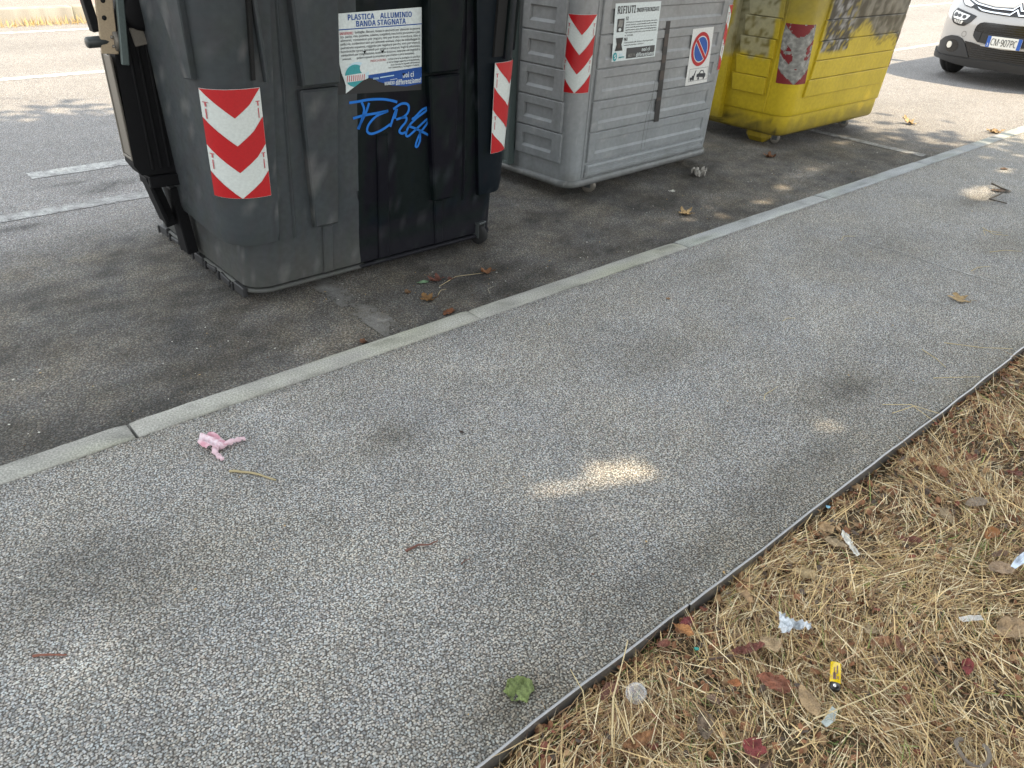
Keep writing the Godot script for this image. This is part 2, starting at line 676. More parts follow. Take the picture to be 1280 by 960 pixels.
# [x, z, radius along x, radius along z, strength]; dark is positive
var PAVEMENT_STAINS := [
	[1.05, -1.70, 0.10, 0.07, 0.42], [2.42, -0.97, 0.22, 0.10, 0.40], [2.52, -0.95, 0.07, 0.05, 0.25], [0.12, -1.72, 0.20, 0.16, 0.28], [0.25, -1.55, 0.16, 0.2, 0.18],
	[1.05, -1.02, 0.18, 0.14, 0.20], [2.20, -1.55, 0.28, 0.12, 0.22], [1.95, -0.80, 0.35, 0.09, 0.30], [1.20, -0.78, 0.35, 0.07, 0.28], [0.72, -0.74, 0.2, 0.06, 0.3],
	[3.0, -1.95, 0.3, 0.1, 0.2], [3.9, -1.6, 0.45, 0.2, 0.2], [5.25, -1.62, 0.22, 0.08, 0.5], [4.6, -1.2, 0.3, 0.12, 0.2], [0.75, -1.25, 0.3, 0.16, -0.12],
	[0.8, -2.08, 0.06, 0.05, -0.2], [1.6, -1.9, 0.25, 0.1, -0.14], [0.05, -1.42, 0.09, 0.09, -0.3], [2.9, -1.3, 0.3, 0.2, -0.1], [1.75, -1.35, 0.3, 0.2, -0.08]]


func pavement_colour(x: float, z: float) -> Color:
	var g := 0.52 * (1.0 + 0.12 * n2(x, z, 1.7) + 0.10 * n2(x + 40, z, 6.0) + 0.14 * n2(x, z + 9, 21.0))
	var warm := 0.05 + 0.05 * n2(x + 7, z - 3, 2.2)
	var d := 0.0
	for s in PAVEMENT_STAINS:
		var e: float = ((x - s[0]) / s[2]) ** 2 + ((z - s[1]) / s[3]) ** 2
		if e < 4.0:
			d += s[4] * exp(-e) * (1.0 + 0.6 * n2(x, z, 14.0))
	d += 0.34 * exp(-absf(z - KERB_BACK) / 0.025) * (0.7 + n2(x, z, 8.0))
	var rim := exp(-(EDGE - z) / 0.09) * (0.8 + 0.8 * n2(x, z, 5.0))
	d += 0.25 * rim
	warm += 0.07 * rim + 0.10 * maxf(0.0, d)
	g *= 1.0 - clampf(d, -0.4, 0.75)
	return Color(g * (1.0 + warm * 0.6), g * 1.01, g * (1.0 - warm * 1.1))


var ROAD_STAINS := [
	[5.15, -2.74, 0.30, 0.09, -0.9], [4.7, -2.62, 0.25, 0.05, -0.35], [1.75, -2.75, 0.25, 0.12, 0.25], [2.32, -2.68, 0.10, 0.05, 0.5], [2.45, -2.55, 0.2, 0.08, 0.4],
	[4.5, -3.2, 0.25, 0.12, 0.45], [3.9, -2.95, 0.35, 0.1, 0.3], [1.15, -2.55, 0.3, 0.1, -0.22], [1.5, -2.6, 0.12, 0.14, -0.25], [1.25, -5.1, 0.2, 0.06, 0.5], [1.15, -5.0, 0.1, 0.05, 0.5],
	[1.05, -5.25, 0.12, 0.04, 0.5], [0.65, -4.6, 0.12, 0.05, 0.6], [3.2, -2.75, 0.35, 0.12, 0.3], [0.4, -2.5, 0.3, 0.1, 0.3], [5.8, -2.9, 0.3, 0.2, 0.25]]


func road_colour(x: float, z: float) -> Color:
	var broad := n2(x * 0.5, z, 0.8)
	var clean := 0.47 * (1.0 + 0.12 * broad + 0.10 * n2(x, z, 5.0) + 0.06 * n2(x, z + 30, 19.0))
	var k := Color(clean * 1.02, clean * 0.985, clean * 0.955)
	var wheel := exp(-((z + 10.9) / 0.35) ** 2) + exp(-((z + 9.6) / 0.3) ** 2) + exp(-((z + 7.8) / 0.4) ** 2)
	k = k * (1.0 - 0.10 * wheel)
	# the dirty bay where the containers stand
	var in_bay := smoothstep(-4.75, -3.7, z + 0.30 * broad + 0.1 * n2(x, z, 4.0)) * smoothstep(8.6, 5.6, x + 0.7 * broad)
	var dirty := 0.20 * (1.0 + 0.75 * n2(x * 0.6, z, 2.0) + 0.55 * n2(x * 0.8, z + 5, 7.0) + 0.25 * n2(x, z + 8, 25.0))
	var brown := 0.085 + 0.08 * n2(x + 3, z, 3.0)
	k = k.lerp(Color(dirty * (1.0 + brown), dirty, dirty * (1.0 - brown * 1.6)), clampf(in_bay * 1.05, 0.0, 0.97))
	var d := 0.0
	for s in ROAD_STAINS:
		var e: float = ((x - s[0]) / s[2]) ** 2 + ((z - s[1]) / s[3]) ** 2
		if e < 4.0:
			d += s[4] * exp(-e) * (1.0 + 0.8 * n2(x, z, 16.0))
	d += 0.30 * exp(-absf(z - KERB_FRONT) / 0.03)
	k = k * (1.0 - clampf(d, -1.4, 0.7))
	return Color(k.r, k.g, k.b)


# a painted line worn to flakes: cells of paint, some gone
func worn_line(a: Vector2, b: Vector2, width: float, keep: float, cell: float, y: float, seed_: float, tone := 0.78, most := 0.95) -> ArrayMesh:
	var s := begin(false)
	var along := (b - a).normalized()
	var across := Vector2(-along.y, along.x)
	var length := a.distance_to(b)
	var nu := maxi(1, int(length / cell))
	var nv := maxi(2, int(width / cell))
	for i in nu:
		for j in nv:
			var u0 := length * i / nu
			var v0 := width * (float(j) / nv - 0.5)
			var edge := absf(float(j) + 0.5 - nv / 2.0) / (nv / 2.0)
			var p := a + along * u0 + across * v0
			var worn := fine.get_noise_2d(p.x * 0.9 + seed_, p.y * 0.9) * 1.1 + noise.get_noise_2d(p.x * 2.5 + seed_, p.y * 2.5) * 0.5
			# thin paint lets the asphalt's colour through
			var cover := clampf((keep - worn * 0.55 + (rng.randf() - 0.5) * 0.35 - 0.30 * edge * edge) * 1.3 + 0.62, 0.0, 1.0) * most
			if cover < 0.08:
				continue
			var q := [p, p + along * length / nu, p + along * length / nu + across * width / nv, p + across * width / nv]
			var jog := Vector2(fine.get_noise_2d(p.x * 9, p.y * 9), fine.get_noise_2d(p.x * 9 + 50, p.y * 9)) * cell * 0.5
			var t := tone * (0.8 + 0.5 * fine.get_noise_2d(p.x * 2 + 9, p.y * 2))
			var under := road_colour(p.x, p.y) * 0.56
			var k := Color(under.r, under.g, under.b).lerp(Color(t, t, t * 0.96), cover)
			for e in 4:
				q[e] += jog if e == 0 or e == 2 else -jog
			quad(s, Vector3(q[0].x, y, q[0].y), Vector3(q[1].x, y, q[1].y), Vector3(q[2].x, y, q[2].y), Vector3(q[3].x, y, q[3].y), k)
	return done(s)


func stone_block(length: float, high: float, deep: float, tone: Color, seed_: float) -> ArrayMesh:
	# a kerb stone lying along x from 0, its top at y = 0 and its front at z = 0, the back at +deep; edges worn round
	var s := begin()
	var nx := maxi(6, int(length / 0.03))
	var prof := [[-0.0, -high], [0.0, -0.014], [0.004, -0.005], [0.013, 0.0], [deep * 0.35, 0.001], [deep * 0.7, 0.001], [deep - 0.008, 0.0], [deep - 0.002, -0.003], [deep, -0.01], [deep, -high]]
	var rows := []
	for i in nx + 1:
		var x := length * i / nx
		var end := 0.004 if i == 0 or i == nx else 0.0
		var row := []
		for j in prof.size():
			var p: Array = prof[j]
			var w := 0.0016 * fine.get_noise_2d((x + seed_) * 2.0, j * 0.31) + 0.0025 * noise.get_noise_2d((x + seed_) * 5.0, j * 0.2)
			if j == 2 or j == 3:
				w *= 2.0
			row.append(Vector3(x, p[1] + (w if p[1] > -high else 0.0) - end, p[0] + w))
		rows.append(row)
	for i in nx:
		for j in prof.size() - 1:
			var ks := []
			for e in [[i, j], [i, j + 1], [i + 1, j + 1], [i + 1, j]]:
				var x: float = length * e[0] / nx + seed_
				var across: float = prof[e[1]][0]
				var g := 1.0 + 0.22 * noise.get_noise_2d(x * 2.2, across * 14.0) + 0.26 * fine.get_noise_2d(x * 0.5, across * 1.2 + 3.0)
				var moss := clampf(noise.get_noise_2d(x * 1.3 + 20, across * 4.0) * 0.8, 0.0, 0.4)
				var dirt := smoothstep(0.24, 0.5, noise.get_noise_2d(x * 3.1 + 70, across * 9.0)) * 0.35
				var k := tone * g
				k = k.lerp(Color(tone.r * 0.95, tone.g, tone.b * 0.72), moss)
				k = k * (1.0 - dirt)
				ks.append(Color(k.r, k.g, k.b))
			quad(s, rows[i][j], rows[i][j + 1], rows[i + 1][j + 1], rows[i + 1][j], [ks[0], ks[1], ks[2], ks[3]])
	for end in [0, nx]:
		for j in range(1, prof.size() - 1):
			if end == 0:
				tri(s, rows[end][0], rows[end][j + 1], rows[end][j], tone * 0.4)
			else:
				tri(s, rows[end][0], rows[end][j], rows[end][j + 1], tone * 0.4)
	return done(s)


func structure_root(called: String, label: String) -> Node3D:
	var o := Node3D.new()
	o.name = numbered(self, called)
	add_child(o, true)
	o.set_meta("label", label)
	o.set_meta("kind", "structure")
	return o


func setting() -> void:
	var plain := func(k: Color) -> Callable: return func(_x, _z): return k
	struct("ground", sheet(steps(-500, 500, 100), steps(-500, 500, 100), level(-0.35), plain.call(Color(0.30, 0.26, 0.18))), M.soil, "dry ground stretching away beyond the street")
	# road: fine where it is seen near, coarse beyond
	var xs := steps(-120, -3, 3.0)
	xs.append_array(steps(-2.9, 0.0, 0.1))
	xs.append_array(steps(0.03, 9.0, 0.035))
	xs.append_array(steps(9.1, 30.0, 0.15))
	xs.append_array(steps(31.0, 200.0, 3.0))
	var zs := steps(-12.72, -5.8, 0.08)
	zs.append_array(steps(-5.76, -2.2, 0.035))
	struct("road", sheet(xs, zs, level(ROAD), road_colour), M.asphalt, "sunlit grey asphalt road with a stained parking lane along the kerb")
	xs = steps(-120, -3, 3.0)
	xs.append_array(steps(-2.9, -0.2, 0.1))
	xs.append_array(steps(-0.17, 4.5, 0.022))
	xs.append_array(steps(4.53, 9.0, 0.04))
	xs.append_array(steps(9.1, 20.0, 0.2))
	xs.append_array(steps(21.0, 200.0, 3.0))
	struct("pavement", sheet(xs, steps(KERB_BACK, EDGE, 0.022), level(0.0), pavement_colour), M.pavement, "grey exposed pebble pavement between the stone kerb and the dry verge")
	var k := structure_root("kerb", "pale stone kerb between the parking lane and the pavement")
	var x := -120.0 + 0.443 - 3 * 0.0
	var at := 0.443 - 1.337 * 40
	var i := 0
	while at < 75.0:
		var seed_ := i * 3.7
		var bluish := smoothstep(1.5, 4.0, at)
		var tone := Color(0.49, 0.48, 0.43).lerp(Color(0.44, 0.46, 0.465), bluish) * (0.93 + 0.14 * fposmod(i * 0.618, 1.0))
		var gap := 0.009 if i == 39 else 0.003
		var o := put(k, "kerb_stone", stone_block(1.337 - gap, 0.3, KERB_BACK - KERB_FRONT - 0.002, tone, seed_), M.kerb)
		o.position = Vector3(at, 0.003 + 0.0015 * sin(i * 2.1), KERB_FRONT)
		at += 1.337
		i += 1
	# steel edging between pavement and verge
	var e := thing("steel_edging", "thin grey steel strip edging the pavement along the dry grass", "edging")
	e.position = Vector3(0, -0.05, EDGE)
	var from := -30.0
	var joints := [-30.0, -12.0, -3.0, 1.215, 3.2, 6.2, 9.2, 20.0, 60.0]
	for j in joints.size() - 1:
		var s := begin(false)
		var n := int(clampf((joints[j + 1] - joints[j]) / 0.06, 2, 60))
		var wave := func(q: float) -> float: return 0.006 * noise.get_noise_1d(q * 1.1) + 0.004 * noise.get_noise_1d(q * 3.0 + 50)
		for t in n:
			var x0 := lerpf(joints[j] + 0.0015, joints[j + 1] - 0.0015, float(t) / n)
			var x1 := lerpf(joints[j] + 0.0015, joints[j + 1] - 0.0015, float(t + 1) / n)
			var z0: float = wave.call(x0) + (0.003 if j % 2 else 0.0)
			var z1: float = wave.call(x1) + (0.003 if j % 2 else 0.0)
			var prof := [[-0.001, -0.1], [-0.001, 0.0535], [0.0002, 0.0545], [0.0042, 0.0545], [0.0052, 0.0535], [0.0052, -0.1]]
			for p in prof.size() - 1:
				quad(s, Vector3(x0, prof[p][1], z0 + prof[p][0]), Vector3(x0, prof[p + 1][1], z0 + prof[p + 1][0]), Vector3(x1, prof[p + 1][1], z1 + prof[p + 1][0]), Vector3(x1, prof[p][1], z1 + prof[p][0]))
		put(e, "steel_strip", done(s), M.steel_edge)
	# painted lines
	var y := ROAD + 0.003
	for d in [
		[Vector2(-1.5, -4.79), Vector2(3.2, -4.79), 0.12, 0.12, 0.014, 3.0, "worn white line marking off the parking lane from the road", 0.75],
		[Vector2(0.90, -5.53), Vector2(4.0, -5.53), 0.15, 0.42, 0.018, 11.0, "broken white line beside the traffic lane, behind the dark container", 0.9],
		[Vector2(8.0, -5.50), Vector2(16.0, -5.50), 0.13, 0.30, 0.04, 12.0, "worn white line on the sunlit road beyond the yellow container", 0.85],
		[Vector2(1.545, -3.2), Vector2(1.545, -2.42), 0.12, -0.12, 0.007, 5.0, "faded white bay line running out from under the dark container", 0.34],
		[Vector2(6.45, -4.4), Vector2(6.45, -2.46), 0.10, 0.10, 0.014, 8.0, "worn white bay line running out from under the yellow container", 0.6],
		[Vector2(-12, -8.88), Vector2(26, -8.88), 0.15, 0.75, 0.05, 1.0, "white line down the middle of the road", 1.0],
		[Vector2(-12, -12.03), Vector2(26, -12.03), 0.16, 0.75, 0.05, 2.0, "white line along the far edge of the road", 1.0]]:
		struct("road_marking", worn_line(d[0], d[1], d[2], d[3], d[4], y, d[5], 0.70, d[7]), M.road_paint, d[6])
	struct("pavement_marking", worn_line(Vector2(3.935, -1.66), Vector2(3.95, -0.98), 0.007, 0.0, 0.0035, 0.004, 4.0, 0.9), M.road_paint, "thin white scratched line across the pavement")
	# the far side: kerb, weeds in the gutter, reddish pavement
	var far := structure_root("far_kerb", "pale stone kerb on the far side of the road")
	for j in 26:
		var o := put(far, "kerb_stone", stone_block(1.095, 0.3, 0.22, Color(0.42, 0.40, 0.36) * (0.9 + 0.2 * fposmod(j * 0.618, 1.0)), j * 5.1), M.kerb)
		o.position = Vector3(-2.35 + j * 1.1, 0.10, -12.72)
		o.rotation.y = 0.0
		o.scale = Vector3(1, 1, -1)
	struct("far_pavement", sheet(steps(-60, 90, 3.0), steps(-18.0, -12.94, 0.7), level(0.095), plain.call(Color(0.62, 0.46, 0.42))), M.asphalt, "reddish pavement on the far side of the road")
	var weeds: Array[Transform3D] = []
	var tones: Array[Color] = []
	for j in 5200:
		var p := Vector3(rng.randf_range(-3, 16), ROAD, -12.69 + 0.20 * pow(rng.randf(), 1.6))
		if n2(p.x, 0.0, 1.6) < rng.randf_range(-0.5, 0.25):
			continue
		var b := Basis.from_euler(Vector3(rng.randf_range(-1.2, 1.2), rng.randf() * TAU, 0)) * Basis.from_scale(Vector3.ONE * rng.randf_range(0.7, 1.6))
		weeds.append(Transform3D(b, p))
		tones.append(Color(0.62, 0.43, 0.16) * rng.randf_range(0.6, 1.2))
	var w := copies("gutter_weeds", straw_mesh(0.09, 0.005, 0.4), M.straw, weeds, tones)
	tag(w, "dry yellow weeds along the foot of the far kerb", "weeds", "", "stuff")


func copies(called: String, mesh: Mesh, m: Material, where: Array[Transform3D], tones: Array[Color], parent: Node = self) -> MultiMeshInstance3D:
	var mm := MultiMesh.new()
	mm.transform_format = MultiMesh.TRANSFORM_3D
	mm.use_colors = true
	mm.mesh = mesh
	mm.instance_count = where.size()
	for i in where.size():
		mm.set_instance_transform(i, where[i])
		mm.set_instance_color(i, tones[i])
	var o := MultiMeshInstance3D.new()
	o.name = numbered(parent, called)
	o.multimesh = mm
	o.material_override = m
	parent.add_child(o, true)
	return o


# a blade of dry grass rising from the origin along +y and bending towards +z
func straw_mesh(length: float, width: float, bend: float, kink := 0.0) -> ArrayMesh:
	var s := begin()
	var n := 5
	var pts := []
	var p := Vector3.ZERO
	var a := 0.0
	for i in n + 1:
		pts.append(p)
		a += bend / n
		if kink != 0.0 and i == 2:
			a += kink
		p += Vector3(0, cos(a), sin(a)) * length / n
	for i in n:
		var w0 := width * 0.5 * (1.0 - pow(float(i) / n, 2.5))
		var w1 := width * 0.5 * (1.0 - pow(float(i + 1) / n, 2.5))
		var lift := Vector3(0, 0, -0.35)
		quad(s, pts[i] + Vector3(-w0, 0, 0), pts[i] + lift * w0, pts[i + 1] + lift * w1, pts[i + 1] + Vector3(-w1, 0, 0), Color.WHITE)
		quad(s, pts[i] + lift * w0, pts[i] + Vector3(w0, 0, 0), pts[i + 1] + Vector3(w1, 0, 0), pts[i + 1] + lift * w1, Color.WHITE)
	return done(s)


# ------------------------------------------------------------------ trees on the verge, which shade the pavement

# gaps between their leaves, as [x, z, radius x, radius z] where the sun comes through to the ground
var GAPS := [
	[1.27, -1.13, 0.04, 0.02], [1.35, -1.10, 0.06, 0.045], [1.43, -1.085, 0.06, 0.055], [1.49, -1.08, 0.02, 0.03], [2.14, -0.88, 0.0, -0.045], [5.42, -1.66, 0.12, 0.03],
	[4.22, -2.66, 0.04, -0.01], [4.02, -2.60, 0.06, -0.005], [3.80, -2.57, 0.05, -0.01], [3.98, -2.46, 0.04, -0.02], [4.30, -2.50, 0.03, -0.01], [4.78, -2.60, 0.05, -0.01], [4.52, -2.45, 0.03, -0.01], [3.62, -2.62, 0.0, -0.03],
	[4.98, -2.74, 0.03, -0.02], [5.25, -2.72, 0.09, 0.0], [6.30, -2.98, 0.1, -0.02], [6.36, -2.54, 0.12, -0.03], [6.75, -2.84, 0.1, 0.0], [6.05, -2.80, 0.0, -0.04], [5.9, -2.58, 0.0, -0.04]]


func tree(at: Vector3, label: String, centre: Vector3, radius: Vector3, n_clumps: int, n_leaves: int, seed_: int) -> void:
	var r := RandomNumberGenerator.new()
	r.seed = seed_
	var t := thing("verge_tree", label, "tree", at, 0.0, "broad trees standing on the dry verge")
	var s := begin()
	var top := centre - at
	tube(s, [Vector3(0, -0.2, 0), Vector3(0.0, 0.1, 0.0), Vector3(0.03, 1.2, 0.02), Vector3(0.0, 2.6, -0.04), Vector3(0.06, 3.6, 0.0)], [0.36, 0.27, 0.22, 0.20, 0.17], 14)
	put(t, "trunk", done(s), M.bark)
	var clumps := []
	for i in n_clumps:
		var d := Vector3(r.randfn(), r.randfn(), r.randfn()).normalized() * pow(r.randf(), 0.4)
		clumps.append([top + d * radius, r.randf_range(0.5, 0.95)])
	for i in 9:
		var b := begin()
		var c: Vector3 = clumps[i][0]
		tube(b, [Vector3(0.03, 3.0 + 0.05 * i, 0), c * Vector3(0.35, 0, 0.35) + Vector3(0, lerpf(3.4, c.y, 0.5), 0), c * Vector3(0.75, 0, 0.75) + Vector3(0, lerpf(3.4, c.y, 0.85), 0), c], [0.10, 0.075, 0.045, 0.015], 8)
		put(t, "limb", done(b), M.bark)
	var leaf := begin(false)
	var pts := [Vector3(0, 0, 0), Vector3(0.055, 0.012, 0.03), Vector3(0.075, 0.0, 0.085), Vector3(0.03, 0.006, 0.10), Vector3(0, 0.0, 0.15), Vector3(-0.03, 0.006, 0.10), Vector3(-0.075, 0.0, 0.085), Vector3(-0.055, 0.012, 0.03)]
	for i in range(1, 7):
		tri(leaf, pts[0], pts[i + 1], pts[i], Color.WHITE)
	var where: Array[Transform3D] = []
	var tones: Array[Color] = []
	for i in n_leaves:
		var c: Array = clumps[i % n_clumps]
		var p: Vector3 = c[0] + Vector3(r.randfn(), r.randfn() * 0.7, r.randfn()) * c[1] * 0.55
		var b := Basis.from_euler(Vector3(r.randfn() * 0.55, r.randf() * TAU, r.randfn() * 0.55)) * Basis.from_scale(Vector3.ONE * r.randf_range(0.75, 1.35))
		var w := at + p + b * Vector3(0, 0, 0.075)
		var gx := w.x - w.y * SUN_X
		var gz := w.z - w.y * SUN_Z
		var open := false
		for g in GAPS:
			var d: float = ((gx - g[0]) / (g[2] + 0.125)) ** 2 + ((gz - g[1]) / (g[3] + 0.112)) ** 2
			if d < 1.0 and not (g[1] < -2.0 and i % 9 == 0):
				open = true
		if open or w.y < 2.6:
			continue
		where.append(Transform3D(b, p))
		var g := r.randf_range(0.7, 1.25)
		tones.append(Color(0.055 * g, 0.095 * g, 0.03 * g))
	# dense sprays that close stray gaps
	for spot in [[1.30, -1.0, 0.20], [1.55, -0.93, 0.2], [1.05, -0.98, 0.2], [0.85, -1.15, 0.2], [1.75, -1.05, 0.2]]:
		for i in 260:
			var y := r.randf_range(5.4, 6.6)
			var p := Vector3(spot[0] + y * SUN_X + r.randfn() * spot[2] * 0.7, y, spot[1] + y * SUN_Z + r.randfn() * spot[2] * 0.45) - at
			var b := Basis.from_euler(Vector3(r.randfn() * 0.5, r.randf() * TAU, r.randfn() * 0.5))
			var w := at + p + b * Vector3(0, 0, 0.075)
			var open := false
			for g in GAPS:
				if ((w.x - w.y * SUN_X - g[0]) / (g[2] + 0.11)) ** 2 + ((w.z - w.y * SUN_Z - g[1]) / (g[3] + 0.10)) ** 2 < 1.0:
					open = true
			if not open and at.x > 0.0:
				where.append(Transform3D(b, p))
				tones.append(Color(0.055, 0.095, 0.03) * r.randf_range(0.7, 1.25))
	var crown := copies("crown", done(leaf), M.tree_leaf, where, tones, t)
	crown.set_meta("kind", "stuff")


func trees() -> void:
	tree(Vector3(5.0, -0.03, 2.3), "broad tree on the dry verge shading the containers", Vector3(5.2, 6.6, 1.7), Vector3(4.5, 1.9, 4.5), 330, 62000, 5)
	tree(Vector3(-3.2, -0.03, 2.6), "second broad tree on the verge, behind the viewer", Vector3(-3.0, 6.6, 2.2), Vector3(4.3, 1.9, 4.4), 190, 26000, 6)


# ------------------------------------------------------------------ containers

# The wall of a container: l runs along the wall from the middle of the front (right positive, round the corners), v is height above the pavement.
class Wall:
	var z0: float
	var a0: float
	var vb: float
	var ta: float
	var tf: float
	var r: float
	var depth: float

	func _init(a: float, low: float, side_lean: float, front_lean: float, radius: float, deep: float) -> void:
		a0 = a; vb = low; ta = side_lean; tf = front_lean; r = radius; depth = deep

	func half(v: float) -> float:
		return a0 + ta * (v - vb)

	func flat(v: float) -> float:
		return half(v) - r

	func total(v: float) -> float:
		return 2.0 * flat(v) + PI * r + depth - 2.0 * r

	func pt(l: float, v: float, off: float) -> Vector3:
		var a := half(v)
		var zf := tf * (v - vb)
		var sg := 1.0 if l >= 0 else -1.0
		var m := absf(l)
		var fl := a - r
		var q := r * PI / 2
		var sd := depth - 2.0 * r
		var x: float
		var z: float
		var n: Vector2
		if m <= fl:
			x = m; z = zf; n = Vector2(0, 1)
		elif m <= fl + q:
			var t := (m - fl) / r
			n = Vector2(sin(t), cos(t))
			x = fl + r * n.x; z = zf - r + r * n.y
		elif m <= fl + q + sd:
			x = a; z = zf - r - (m - fl - q); n = Vector2(1, 0)
		elif m <= fl + 2 * q + sd:
			var t := (m - fl - q - sd) / r
			n = Vector2(cos(t), -sin(t))
			x = fl + r * n.x; z = zf - depth + r + r * n.y
		else:
			x = fl - (m - fl - 2 * q - sd); z = zf - depth; n = Vector2(0, -1)
		return Vector3(sg * (x + n.x * off), v + 0.1, z + n.y * off)


# rings round a wall: levels are [v, off]; split(v) gives a place on the front where a colour changes sharply
func shell(w: Wall, levels: Array, colour: Callable, caps := true, split = null, crown := 0.0) -> ArrayMesh:
	var s := begin()
	var rows := []
	for lv in levels:
		var v: float = lv[0]
		var fl := w.flat(v)
		var q := w.r * PI / 2
		var sd := w.depth - 2.0 * w.r
		var half := [] as Array[float]
		for i in 25:
			half.append(fl * i / 24.0)
		for i in range(1, 11):
			half.append(fl + q * i / 10.0)
		for i in range(1, 19):
			half.append(fl + q + sd * i / 18.0)
		for i in range(1, 9):
			half.append(fl + q + sd + q * i / 8.0)
		for i in range(1, 9):
			half.append(fl + 2 * q + sd + fl * i / 8.0)
		var row := [] as Array[float]
		for i in range(half.size() - 1, 0, -1):
			row.append(-half[i])
		row.append_array(half)
		if split is Callable:
			var e: float = split.call(v)
			var at := half.size() - 1 + int(round(e / fl * 24.0))
			row[at] = e
		rows.append(row)
	for i in levels.size() - 1:
		for j in rows[0].size() - 1:
			var ids := [[i, j], [i, j + 1], [i + 1, j + 1], [i + 1, j]]
			var mid: float = (rows[i][j] + rows[i][j + 1]) / 2
			var p := []
			var k := []
			for e in ids:
				var l: float = rows[e[0]][e[1]]
				p.append(w.pt(l, levels[e[0]][0], levels[e[0]][1]))
				k.append(colour.call(lerpf(l, mid, 0.05), levels[e[0]][0]))
			quad(s, p[0], p[1], p[2], p[3], k)
	if caps:
		for e in [0, levels.size() - 1]:
			s.set_smooth_group(1 + e)
			var c := w.pt(0, levels[e][0], 0) + Vector3(0, crown if e else 0.0, -w.depth / 2)
			for j in rows[0].size() - 1:
				var a := w.pt(rows[e][j], levels[e][0], levels[e][1])
				var b := w.pt(rows[e][j + 1], levels[e][0], levels[e][1])
				var k: Color = colour.call(rows[e][j], levels[e][0])
				if e:
					tri(s, c, a, b, k)
				else:
					tri(s, c, b, a, k)
	return done(s)


func levels(from: float, to: float, by: float, off: float) -> Array:
	return Array(steps(from, to, by)).map(func(v): return [v, off])


# red and white arrows pointing down, wrapped round a corner; the middle of the strip at l = lc
func arrow_strip(parent: Node3D, w: Wall, lc: float, wide: float, lo: float, hi: float, off: float, lean := 0.0, worn := 0, stripes_only := false) -> void:
	var f := func(l: float, v: float, o: float) -> Vector3: return w.pt(l + lean * (v - lo), v, o)
	var high := hi - lo
	var base := conformed(rect(lc - wide / 2, lo, lc + wide / 2, hi), f, 0.025, off, 0.001)
	var strip := put(parent, "reflective_strip", base, M.white_film if worn == 0 else M.faded_film)
	var n := 0
	var q := high / 4.0
	for k in 3:
		# each red arrow is a band a quarter of the strip high whose middle hangs one band lower; the strip's ends cut it off
		var top := hi + q - 2.0 * q * k
		var poly := PackedVector2Array([Vector2(lc - wide / 2, top), Vector2(lc - wide / 2, top - q), Vector2(lc, top - 2 * q), Vector2(lc + wide / 2, top - q), Vector2(lc + wide / 2, top), Vector2(lc, top - q)])
		for piece in Geometry2D.intersect_polygons(poly, PackedVector2Array(rect(lc - wide / 2 + 0.001, lo + 0.001, lc + wide / 2 - 0.001, hi - 0.001))):
			if worn == 0:
				put(strip, "red_arrow", conformed(Array(piece), f, 0.025, off + 0.0012, 0.0), M.red_film)
			else:
				# most of the red has burnt and peeled away: keep the flakes that noise leaves
				var s := begin()
				var box := PackedVector2Array(rect(lc - wide / 2, lo, lc + wide / 2, hi))
				for i in 34:
					for j in 56:
						var c := Vector2(lc - wide / 2 + wide * (i + 0.5) / 34, lo + high * (j + 0.5) / 56)
						if not Geometry2D.is_point_in_polygon(c, piece):
							continue
						var keep := 0.95 if c.y < lo + high * 0.24 else (0.42 if c.y < hi - high * 0.2 else 0.62)
						if fine.get_noise_2d(c.x * 1.3, c.y * 1.3) * 0.5 + 0.5 + 0.4 * noise.get_noise_2d(c.x * 9, c.y * 9) > keep + 0.06:
							continue
						var h := Vector2(wide / 34, high / 56) * 0.52
						quad(s, f.call(c.x - h.x, c.y - h.y, off + 0.0012), f.call(c.x + h.x, c.y - h.y, off + 0.0012), f.call(c.x + h.x, c.y + h.y, off + 0.0012), f.call(c.x - h.x, c.y + h.y, off + 0.0012))
				put(strip, "red_arrow", done(s), M.faded_red_film)
			n += 1
	if worn == 0:
		for side in [-1.0, 1.0]:
			for level_ in [0.845, 0.38]:
				lettering(strip, "T", f, lc + side * wide * 0.41 - 0.008, lo + high * level_, 0.016, 0.018, off + 0.002, M.red_print)
				put(strip, "maker_mark", conformed(rect(lc + side * wide * 0.41 - 0.002, lo + high * level_ - 0.045, lc + side * wide * 0.41 + 0.002, lo + high * level_ - 0.008), f, 0.02, off + 0.002), M.red_print)


func castor(parent: Node3D, at: Vector3, radius: float, turn: float) -> void:
	# at = where the wheel touches the road, in the container's own space
	var c := at + Vector3(0, radius, 0)
	var axis := Vector3(cos(turn), 0, -sin(turn))
	var s := begin()
	lathe(s, c - axis * 0.017, axis, [[0, 0.012], [0, radius * 0.82], [0.005, radius], [0.029, radius], [0.034, radius * 0.82], [0.034, 0.012]], 20)
	var wheel := put(parent, "castor_wheel", done(s), M.worn_steel if radius < 0.05 else M.rubber)
	s = begin(false)
	for sg in [-1.0, 1.0]:
		bevel_box(s, c + axis * sg * 0.024 + Vector3(0, radius * 0.55, 0), Vector3(0.005, radius * 1.6, radius * 0.9), 0.002, Basis(Vector3.UP, turn))
	bevel_box(s, c + Vector3(0, radius * 1.25, 0), Vector3(0.06, 0.012, radius * 1.2), 0.003, Basis(Vector3.UP, turn))
	put(wheel, "castor_fork", done(s), M.pin_steel)


var DARK_LEFT := Color(0.056, 0.063, 0.066)
var DARK_RIGHT := Color(0.0060, 0.0080, 0.0110)

func dark_edge(v: float) -> float:
	return -0.109 - 0.034 * (1.09 - v) + 0.004 * noise.get_noise_1d(v * 9.0) + (0.03 * noise.get_noise_1d(v * 40.0) if v < 0.06 else 0.0)


